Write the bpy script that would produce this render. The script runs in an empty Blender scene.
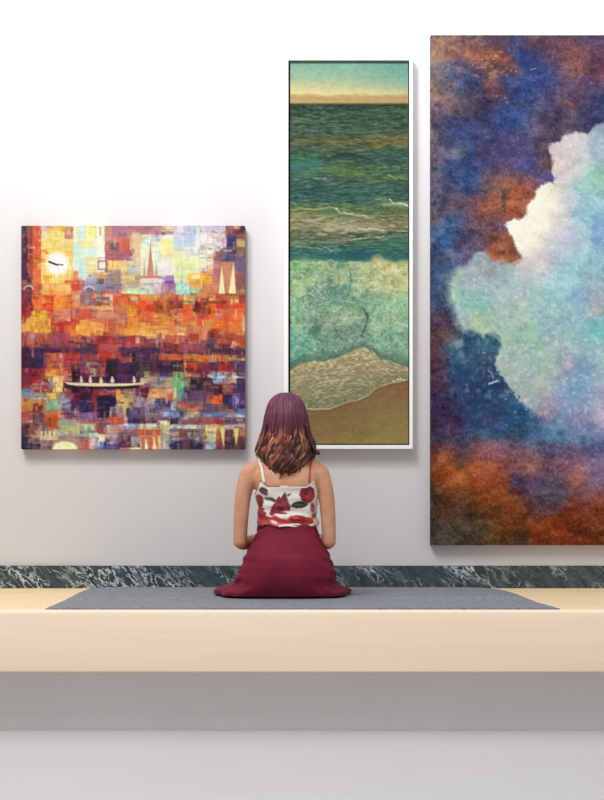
import bpy, bmesh, math, random
import numpy as np
from mathutils import Vector, Matrix
from mathutils.bvhtree import BVHTree

SC = bpy.context.scene
COL = SC.collection

# ------------------------------------------------------------------ camera, world, lights, exposure
FPX = 1615.0            # focal length in pixels of the 604 x 800 frame
CAM_Z = 0.910           # eye level (y = 490 in the frame)
cam_data = bpy.data.cameras.new('camera')
cam_data.sensor_fit = 'VERTICAL'
cam_data.sensor_height = 36.0
cam_data.lens = 36.0 * FPX / 800.0
cam_data.shift_y = 90.0 / 800.0
cam_data.clip_end = 200
cam = bpy.data.objects.new('camera', cam_data)
COL.objects.link(cam)
cam.location = (0, 0, CAM_Z)
cam.rotation_euler = (math.radians(90), 0, 0)
SC.camera = cam

SC.view_settings.view_transform = 'Standard'
SC.view_settings.look = 'None'
SC.view_settings.gamma = 1.0
SC.view_settings.use_curve_mapping = False
SC.view_settings.exposure = 0.0
SC.cycles.use_denoising = True
SC.render.filter_size = 1.15
SC.cycles.max_bounces = 8

world = bpy.data.worlds.new('gallery_daylight')
SC.world = world
world.use_nodes = True
wb = world.node_tree.nodes['Background']
wnt = world.node_tree
wtc = wnt.nodes.new('ShaderNodeTexCoord')
wsep = wnt.nodes.new('ShaderNodeSeparateXYZ')
wmap = wnt.nodes.new('ShaderNodeMapRange')          # overcast sky: bright overhead, dim towards the horizon
wmap.inputs['From Min'].default_value = 0.0
wmap.inputs['From Max'].default_value = 0.9
wmap.inputs['To Min'].default_value = 0.16
wmap.inputs['To Max'].default_value = 0.92
wnt.links.new(wtc.outputs['Generated'], wsep.inputs[0])
wnt.links.new(wsep.outputs['Z'], wmap.inputs['Value'])
wnt.links.new(wmap.outputs['Result'], wb.inputs['Strength'])
wb.inputs['Color'].default_value = (0.99, 0.99, 1.0, 1)


def aim(o, target):
    d = Vector(target) - Vector(o.location)
    o.rotation_euler = d.to_track_quat('-Z', 'Y').to_euler()


def area_light(name, loc, target, size, power, color=(1, 1, 1)):
    L = bpy.data.lights.new(name, 'AREA')
    L.shape = 'RECTANGLE'
    L.size, L.size_y = size
    L.energy = power
    L.color = color
    o = bpy.data.objects.new(name, L)
    COL.objects.link(o)
    o.location = loc
    aim(o, target)
    return o


def spot_light(name, loc, target, angle, power, radius=0.12, color=(1, 1, 1)):
    L = bpy.data.lights.new(name, 'SPOT')
    L.spot_size = math.radians(angle)
    L.spot_blend = 1.0
    L.energy = power
    L.shadow_soft_size = radius
    L.color = color
    o = bpy.data.objects.new(name, L)
    COL.objects.link(o)
    o.location = loc
    aim(o, target)
    return o


# the gallery's big skylight, up and to the left in front of the wall
area_light('skylight', (-2.1, 2.9, 6.4), (0.3, 7.0, 1.0), (2.2, 2.2), 250, (1.0, 0.985, 0.975))
# added low fill lamp behind the viewer, brightening the space under the bench
area_light('fill_behind_viewer', (0.4, -4.5, 1.1), (0.4, 7.0, 0.6), (8.0, 2.2), 85, (1.0, 0.99, 0.985))
# the row of picture spots washing the upper wall
for sx in (-2.4, -1.2, 0.0, 1.2, 2.4):
    spot_light('picture_spot', (sx - 0.8, 4.9, 4.9), (sx, 7.35, 3.25), 62, 275, 0.15)

# ------------------------------------------------------------------ helpers
WALL_Y = 7.35
DECK_Z = 0.464
MAT_Z = 0.476


def s2l(c):
    c = np.asarray(c, dtype=float)
    return np.where(c <= 0.04045, c / 12.92, ((np.maximum(c, 0) + 0.055) / 1.055) ** 2.4)


def hexc(h):
    h = h.lstrip('#')
    return np.array([int(h[i:i + 2], 16) / 255.0 for i in (0, 2, 4)])


def lin(h, k=1.0):
    return tuple(float(v) for v in s2l(hexc(h)) * k) + (1.0,)


def X(px, Y):
    return (px - 302.0) * Y / FPX


def Z(py, Y):
    return CAM_Z - (py - 490.0) * Y / FPX


def tag(o, label=None, cat=None, group=None, kind=None):
    if label: o['label'] = label
    if cat: o['category'] = cat
    if group: o['group'] = group
    if kind: o['kind'] = kind
    return o


def empty(name, loc=(0, 0, 0)):
    o = bpy.data.objects.new(name, None)
    o.location = loc
    COL.objects.link(o)
    return o


def mesh_obj(name, verts, faces, mat=None, parent=None, smooth=True, loc=(0, 0, 0)):
    me = bpy.data.meshes.new(name)
    me.from_pydata([tuple(v) for v in verts], [], [tuple(f) for f in faces])
    me.update()
    if smooth:
        me.polygons.foreach_set('use_smooth', [True] * len(me.polygons))
    o = bpy.data.objects.new(name, me)
    COL.objects.link(o)
    o.location = loc
    if mat: me.materials.append(mat)
    if parent: o.parent = parent
    return o


def bm_obj(name, bm, mat=None, parent=None, smooth=False, loc=(0, 0, 0)):
    me = bpy.data.meshes.new(name)
    bmesh.ops.recalc_face_normals(bm, faces=bm.faces)
    bm.to_mesh(me)
    bm.free()
    if smooth:
        me.polygons.foreach_set('use_smooth', [True] * len(me.polygons))
    o = bpy.data.objects.new(name, me)
    COL.objects.link(o)
    o.location = loc
    if mat: me.materials.append(mat)
    if parent: o.parent = parent
    return o


def add_box(bm, x0, x1, y0, y1, z0, z1):
    vs = [bm.verts.new(p) for p in ((x0, y0, z0), (x1, y0, z0), (x1, y1, z0), (x0, y1, z0),
                                    (x0, y0, z1), (x1, y0, z1), (x1, y1, z1), (x0, y1, z1))]
    for f in ((0, 3, 2, 1), (4, 5, 6, 7), (0, 1, 5, 4), (1, 2, 6, 5), (2, 3, 7, 6), (3, 0, 4, 7)):
        bm.faces.new([vs[i] for i in f])


def set_colors(o, rgb, name='paint'):
    n = len(o.data.vertices)
    a = o.data.color_attributes.new(name, 'FLOAT_COLOR', 'POINT')
    buf = np.ones((n, 4), dtype=np.float32)
    buf[:, :3] = rgb
    a.data.foreach_set('color', buf.ravel())


def new_mat(name):
    m = bpy.data.materials.new(name)
    m.use_nodes = True
    nt = m.node_tree
    b = nt.nodes['Principled BSDF']
    return m, nt, b


def N(nt, t, **kw):
    n = nt.nodes.new(t)
    for k, v in kw.items():
        if hasattr(n, k):
            setattr(n, k, v)
        else:
            n.inputs[k.replace('_', ' ')].default_value = v
    return n


def ramp(nt, stops, fac=None):
    r = nt.nodes.new('ShaderNodeValToRGB')
    el = r.color_ramp.elements
    while len(el) < len(stops): el.new(0.5)
    for e, (p, c) in zip(el, stops):
        e.position = p
        e.color = c
    if fac is not None: nt.links.new(fac, r.inputs[0])
    return r


def coords(nt, scale=(1, 1, 1), rot=(0, 0, 0)):
    tc = nt.nodes.new('ShaderNodeTexCoord')
    mp = nt.nodes.new('ShaderNodeMapping')
    mp.inputs['Scale'].default_value = scale
    mp.inputs['Rotation'].default_value = rot
    nt.links.new(tc.outputs['Object'], mp.inputs['Vector'])
    return mp.outputs['Vector']


def bump(nt, b, height, strength=0.1, dist=0.002):
    n = nt.nodes.new('ShaderNodeBump')
    n.inputs['Strength'].default_value = strength
    n.inputs['Distance'].default_value = dist
    nt.links.new(height, n.inputs['Height'])
    nt.links.new(n.outputs['Normal'], b.inputs['Normal'])


def noise_mat(name, c0, c1, scale=(1, 1, 1), nscale=8, rough=0.7, detail=4, lo=0.35, hi=0.65, bump_s=0.0, bump_d=0.001, spec=0.3):
    m, nt, b = new_mat(name)
    v = coords(nt, scale)
    n = N(nt, 'ShaderNodeTexNoise', Scale=nscale, Detail=detail)
    nt.links.new(v, n.inputs['Vector'])
    r = ramp(nt, [(lo, c0), (hi, c1)], n.outputs['Fac'])
    nt.links.new(r.outputs[0], b.inputs['Base Color'])
    b.inputs['Roughness'].default_value = rough
    b.inputs['Specular IOR Level'].default_value = spec
    if bump_s: bump(nt, b, n.outputs['Fac'], bump_s, bump_d)
    return m


def paint_mat(name, rough=0.6, spec=0.15, weave=900, bump_s=0.05):
    """colours of the paint come from the mesh's own colour attribute, over a fine canvas weave"""
    m, nt, b = new_mat(name)
    a = nt.nodes.new('ShaderNodeAttribute')
    a.attribute_name = 'paint'
    nt.links.new(a.outputs['Color'], b.inputs['Base Color'])
    b.inputs['Roughness'].default_value = rough
    b.inputs['Specular IOR Level'].default_value = spec
    if bump_s:
        v = coords(nt)
        n = N(nt, 'ShaderNodeTexNoise', Scale=weave, Detail=2)
        nt.links.new(v, n.inputs['Vector'])
        bump(nt, b, n.outputs['Fac'], bump_s, 0.001)
    return m


# ------------------------------------------------------------------ numpy noise for the paintings
def vnoise(px, py, seed):
    """value noise in [-1,1] at float coordinates"""
    xi = np.floor(px).astype(int); yi = np.floor(py).astype(int)
    fx = px - xi; fy = py - yi
    fx = fx * fx * (3 - 2 * fx); fy = fy * fy * (3 - 2 * fy)
    tab = np.random.RandomState(seed).rand(256, 256) * 2 - 1
    g = lambda a, b: tab[b & 255, a & 255]
    return ((g(xi, yi) * (1 - fx) + g(xi + 1, yi) * fx) * (1 - fy) +
            (g(xi, yi + 1) * (1 - fx) + g(xi + 1, yi + 1) * fx) * fy)


def fbm(px, py, seed, octaves=4, gain=0.5):
    t = 0; a = 1.0; s = 0.0
    for k in range(octaves):
        t = t + a * vnoise(px * 2 ** k + 17.3 * k, py * 2 ** k + 9.1 * k, seed + k)
        s += a; a *= gain
    return t / s


def blur(a, n=1):
    for _ in range(n):
        p = np.pad(a, ((1, 1), (1, 1), (0, 0)), 'edge')
        a = (p[:-2, 1:-1] + 2 * p[1:-1, 1:-1] + p[2:, 1:-1]) / 4
        p = np.pad(a, ((1, 1), (1, 1), (0, 0)), 'edge')
        a = (p[1:-1, :-2] + 2 * p[1:-1, 1:-1] + p[1:-1, 2:]) / 4
    return a


def sstep(a, b, x):
    t = np.clip((x - a) / (b - a), 0, 1)
    return t * t * (3 - 2 * t)


def poly_mask(gx, gy, pts):
    """signed distance to polygon: positive inside"""
    inside = np.zeros(gx.shape, bool)
    dist = np.full(gx.shape, 1e9)
    n = len(pts)
    for i in range(n):
        x0, y0 = pts[i]; x1, y1 = pts[(i + 1) % n]
        if y0 != y1:
            c = ((y0 > gy) != (y1 > gy)) & (gx < (x1 - x0) * (gy - y0) / (y1 - y0) + x0)
            inside ^= c
        dx, dy = x1 - x0, y1 - y0
        t = np.clip(((gx - x0) * dx + (gy - y0) * dy) / (dx * dx + dy * dy + 1e-9), 0, 1)
        dist = np.minimum(dist, np.hypot(gx - x0 - t * dx, gy - y0 - t * dy))
    return np.where(inside, dist, -dist)


def line_dist(gx, gy, pts):
    dist = np.full(gx.shape, 1e9)
    for i in range(len(pts) - 1):
        x0, y0 = pts[i]; x1, y1 = pts[i + 1]
        dx, dy = x1 - x0, y1 - y0
        t = np.clip(((gx - x0) * dx + (gy - y0) * dy) / (dx * dx + dy * dy + 1e-9), 0, 1)
        dist = np.minimum(dist, np.hypot(gx - x0 - t * dx, gy - y0 - t * dy))
    return dist


def mixc(img, mask, col):
    c = hexc(col) if isinstance(col, str) else np.asarray(col)
    return img * (1 - mask[..., None]) + c * mask[..., None]


def canvas_mesh(name, x0, x1, z0, z1, y_front, y_back, img, mat, parent=None, loc=(0, 0, 0), gain=None):
    """a stretched canvas: painted front grid, its edge wrapped round to the back. img rows run from the top down (sRGB)."""
    h, w = img.shape[:2]
    col = np.clip(s2l(img), 0.0, 1.0)
    if gain is not None: col = col * gain
    col = np.clip(col, 0.003, 0.9)
    xs = np.linspace(x0, x1, w); zs = np.linspace(z1, z0, h)
    gx, gz = np.meshgrid(xs, zs)
    v = np.stack([gx.ravel(), np.full(h * w, y_front), gz.ravel()], 1)
    idx = np.arange(h * w).reshape(h, w)
    f = np.stack([idx[:-1, :-1], idx[1:, :-1], idx[1:, 1:], idx[:-1, 1:]], -1).reshape(-1, 4)
    ring = np.concatenate([idx[0, :], idx[1:, -1], idx[-1, -2::-1], idx[-2:0:-1, 0]])
    n0 = h * w
    bv = v[ring].copy(); bv[:, 1] = y_back
    v = np.concatenate([v, bv])
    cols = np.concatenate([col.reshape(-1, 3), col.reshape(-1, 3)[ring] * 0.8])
    m = len(ring); r2 = np.arange(m) + n0
    sf = np.stack([ring, np.roll(ring, -1), np.roll(r2, -1), r2], -1)
    faces = [tuple(q) for q in f.tolist()] + [tuple(q) for q in sf.tolist()]
    faces.append(tuple(r2.tolist()))
    o = mesh_obj(name, v.tolist(), faces, mat, parent, smooth=False, loc=loc)
    set_colors(o, cols)
    return o

# ------------------------------------------------------------------ the setting
def plaster():
    m, nt, b = new_mat('white_plaster')
    v = coords(nt)
    n = N(nt, 'ShaderNodeTexNoise', Scale=3.0, Detail=3)
    nt.links.new(v, n.inputs['Vector'])
    r = ramp(nt, [(0.3, (0.650, 0.634, 0.634, 1)), (0.7, (0.663, 0.647, 0.647, 1))], n.outputs['Fac'])
    nt.links.new(r.outputs[0], b.inputs['Base Color'])
    b.inputs['Roughness'].default_value = 0.9
    b.inputs['Specular IOR Level'].default_value = 0.1
    n2 = N(nt, 'ShaderNodeTexNoise', Scale=260, Detail=2)
    nt.links.new(v, n2.inputs['Vector'])
    bump(nt, b, n2.outputs['Fac'], 0.03, 0.001)
    return m


M_WALL = plaster()
M_FLOOR = noise_mat('pale_grey_floor', (0.535, 0.525, 0.532, 1), (0.55, 0.54, 0.546, 1), nscale=2.0, rough=0.75, spec=0.1)

bm = bmesh.new(); add_box(bm, -7, 7, WALL_Y, WALL_Y + 0.2, -0.001, 5.5)
tag(bm_obj('wall_back', bm, M_WALL), 'white gallery wall behind the three paintings', 'wall', kind='structure')
bm = bmesh.new(); add_box(bm, -7, 7, -4, WALL_Y + 0.2, -0.2, 0.0)
tag(bm_obj('floor', bm, M_FLOOR), 'smooth pale grey floor in front of the wooden platform', 'floor', kind='structure')


def marble():
    m, nt, b = new_mat('dark_green_marble')
    v0 = coords(nt, (1, 1, 1), (0, 0.8, 0))
    mp2 = nt.nodes.new('ShaderNodeMapping'); mp2.inputs['Scale'].default_value = (1.0, 1.0, 0.38)
    nt.links.new(v0, mp2.inputs['Vector']); v = mp2.outputs['Vector']
    warp = N(nt, 'ShaderNodeTexNoise', Scale=16, Detail=4)
    nt.links.new(v, warp.inputs['Vector'])
    mix = N(nt, 'ShaderNodeMix', data_type='VECTOR')
    mix.inputs[0].default_value = 0.13
    nt.links.new(v, mix.inputs[4]); nt.links.new(warp.outputs['Color'], mix.inputs[5])
    # short broken veins: thin isolines of a noise, cut up by a second one
    a = N(nt, 'ShaderNodeTexNoise', Scale=34, Detail=3); nt.links.new(mix.outputs[1], a.inputs['Vector'])
    va = N(nt, 'ShaderNodeMath', operation='SUBTRACT'); nt.links.new(a.outputs['Fac'], va.inputs[0]); va.inputs[1].default_value = 0.5
    vb = N(nt, 'ShaderNodeMath', operation='ABSOLUTE'); nt.links.new(va.outputs[0], vb.inputs[0])
    vein = ramp(nt, [(0.0, (1, 1, 1, 1)), (0.05, (0, 0, 0, 1))], vb.outputs[0])
    c = N(nt, 'ShaderNodeTexNoise', Scale=11, Detail=2); nt.links.new(v, c.inputs['Vector'])
    cut = ramp(nt, [(0.38, (0.05, 0.05, 0.05, 1)), (0.60, (1, 1, 1, 1))], c.outputs['Fac'])
    mul = N(nt, 'ShaderNodeMath', operation='MULTIPLY')
    nt.links.new(vein.outputs[0], mul.inputs[0]); nt.links.new(cut.outputs[0], mul.inputs[1])
    base_n = N(nt, 'ShaderNodeTexNoise', Scale=38, Detail=5); nt.links.new(v, base_n.inputs['Vector'])
    base = ramp(nt, [(0.3, lin('#2b3639')), (0.55, lin('#3b484c')), (0.8, lin('#55646a'))], base_n.outputs['Fac'])
    mx = N(nt, 'ShaderNodeMix', data_type='RGBA')
    nt.links.new(mul.outputs[0], mx.inputs[0]); nt.links.new(base.outputs[0], mx.inputs[6]); mx.inputs[7].default_value = lin('#d2dbdb')
    nt.links.new(mx.outputs[2], b.inputs['Base Color'])
    b.inputs['Roughness'].default_value = 0.45
    b.inputs['Specular IOR Level'].default_value = 0.25
    return m


bm = bmesh.new(); add_box(bm, -3.4, 3.4, WALL_Y - 0.022, WALL_Y, DECK_Z, Z(565.8, WALL_Y - 0.022))
bmesh.ops.bevel(bm, geom=[e for e in bm.edges if all(v.co.y < WALL_Y - 0.01 and v.co.z > DECK_Z + 0.05 for v in e.verts)], offset=0.003, segments=2, affect='EDGES')
tag(bm_obj('baseboard_back', bm, marble()), 'dark green marble skirting with pale veins along the foot of the wall', 'baseboard', kind='structure')


# ------------------------------------------------------------------ the long wooden bench / platform
def wood_deck():
    m, nt, b = new_mat('pale_maple_boards')
    v = coords(nt, (0.9, 9.0, 1.0))
    n = N(nt, 'ShaderNodeTexNoise', Scale=3.2, Detail=6, Roughness=0.6, Distortion=0.8)
    nt.links.new(v, n.inputs['Vector'])
    r = ramp(nt, [(0.28, lin('#e9c697')), (0.5, lin('#f4dab0')), (0.72, lin('#f9e6c6'))], n.outputs['Fac'])
    nt.links.new(r.outputs[0], b.inputs['Base Color'])
    b.inputs['Roughness'].default_value = 0.5
    b.inputs['Specular IOR Level'].default_value = 0.2
    return m


def wood_edge():
    m, nt, b = new_mat('peach_maple_edge')
    v = coords(nt, (0.5, 1.0, 14.0))
    n = N(nt, 'ShaderNodeTexNoise', Scale=2.5, Detail=5, Roughness=0.6)
    nt.links.new(v, n.inputs['Vector'])
    r = ramp(nt, [(0.3, lin('#f6dec4')), (0.7, lin('#f9e5cd'))], n.outputs['Fac'])
    nt.links.new(r.outputs[0], b.inputs['Base Color'])
    b.inputs['Roughness'].default_value = 0.55
    b.inputs['Specular IOR Level'].default_value = 0.15
    return m


HALF = 3.4
Z_BOT = Z(672.5, 6.0)
bench = empty('bench', (0, 6.0, 0))
tag(bench, 'long pale wooden bench with thick peach front edge, running the full width below the wall', 'bench')
bm = bmesh.new(); add_box(bm, -HALF, HALF, 0.05, WALL_Y - 6.002, DECK_Z - 0.05, DECK_Z)
bm_obj('seat', bm, wood_deck(), bench)
# rounded front edge: profile in (y, z), bulging forward
prof = []
zt = DECK_Z
prof.append((0.05, zt))
for k in range(7):
    a = math.radians(90 - 80 * k / 6)
    prof.append((0.018 - 0.016 * math.cos(a), zt - 0.016 + 0.016 * math.sin(a)))
z_a, z_b = prof[-1][1], Z_BOT + 0.008
for k in range(1, 15):
    t = k / 14
    z = z_a + (z_b - z_a) * t
    y = 0.0 + 0.0025 * (1 - t) ** 2 - 0.0075 * math.sin(math.pi * (0.15 + 0.75 * t)) + 0.0034
    prof.append((y, z))
y_e = prof[-1][0]
for k in range(1, 5):
    a = math.radians(90 * k / 4)
    prof.append((y_e + 0.008 * (1 - math.cos(a)), z_b - 0.008 * math.sin(a)))
prof += [(WALL_Y - 6.002, Z_BOT), (WALL_Y - 6.002, DECK_Z - 0.05), (0.05, DECK_Z - 0.05)]
vs, fs = [], []
for xx in (-HALF, HALF):
    for (y, z) in prof: vs.append((xx, y, z))
n = len(prof)
for i in range(n):
    j = (i + 1) % n
    fs.append((i, j, n + j, n + i))
fs.append(tuple(range(n))[::-1]); fs.append(tuple(range(n, 2 * n)))
o = mesh_obj('front_edge', vs, fs, wood_edge(), bench)
for p in o.data.polygons:
    if len(p.vertices) > 4: p.use_smooth = False
o.data.set_sharp_from_angle(angle=math.radians(40))
bm = bmesh.new(); add_box(bm, -HALF, HALF, 0.13, WALL_Y - 6.002, 0.0, Z_BOT)
bm_obj('base', bm, M_WALL, bench)


# ------------------------------------------------------------------ dark grey mat
def mat_felt():
    m, nt, b = new_mat('dark_grey_felt')
    v = coords(nt, (9.0, 14.0, 1.0))
    n = N(nt, 'ShaderNodeTexNoise', Scale=6, Detail=5)
    nt.links.new(v, n.inputs['Vector'])
    r = ramp(nt, [(0.3, lin('#72767f')), (0.7, lin('#969aa1'))], n.outputs['Fac'])
    nt.links.new(r.outputs[0], b.inputs['Base Color'])
    b.inputs['Roughness'].default_value = 0.8
    b.inputs['Specular IOR Level'].default_value = 0.2
    n2 = N(nt, 'ShaderNodeTexNoise', Scale=500, Detail=2)
    nt.links.new(coords(nt), n2.inputs['Vector'])
    bump(nt, b, n2.outputs['Fac'], 0.25, 0.002)
    return m


def mat_outline(Y):
    L = np.interp(Y, [6.0, 6.5, 7.0, 7.2, 7.27, 7.31], [-0.958, -0.952, -0.962, -0.955, -0.945, -0.925])
    R = np.interp(Y, [6.0, 6.4, 6.9, 7.1, 7.2, 7.27, 7.31], [0.965, 0.925, 0.912, 0.895, 0.872, 0.845, 0.815])
    return L, R


nx, ny = 150, 90
v = []
rng = np.random.RandomState(4)
for j in range(ny):
    Y = 6.022 + (7.31 - 6.022) * j / (ny - 1)
    L, R = mat_outline(Y)
    for i in range(nx):
        x = L + (R - L) * i / (nx - 1)
        ridge = 0.011 * (0.12 + 0.88 * float(sstep(.30, .46, abs(x + .06)))) * math.exp(-((Y - (6.50 + 0.02 * math.sin(x * 2.1))) / 0.03) ** 2)
        soft = 0.001 * math.sin(3.1 * x + 2.0 * Y) * math.sin(4.3 * Y + x)
        ed = min(1.0, min(i, nx - 1 - i) / 4.0) if 0 < i < nx - 1 else 0
        v.append((x, Y, MAT_Z - 0.0055 - 0.003 * (1 - ed) + (ridge + max(soft, -0.001)) * ed))
v = np.array(v)
idx = np.arange(nx * ny).reshape(ny, nx)
f = np.stack([idx[:-1, :-1], idx[:-1, 1:], idx[1:, 1:], idx[1:, :-1]], -1).reshape(-1, 4).tolist()
ring = np.concatenate([idx[0, :], idx[1:, -1], idx[-1, -2::-1], idx[-2:0:-1, 0]])
bv = v[ring].copy(); bv[:, 2] = DECK_Z
r2 = np.arange(len(ring)) + nx * ny
v = np.concatenate([v, bv])
f += np.stack([ring, r2, np.roll(r2, -1), np.roll(ring, -1)], -1).tolist()
f.append(r2[::-1].tolist())
o = mesh_obj('mat', v.tolist(), f, mat_felt())
o.data.set_sharp_from_angle(angle=math.radians(50))
tag(o, 'dark grey felt mat spread on the wooden bench under the seated woman', 'mat')

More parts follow.
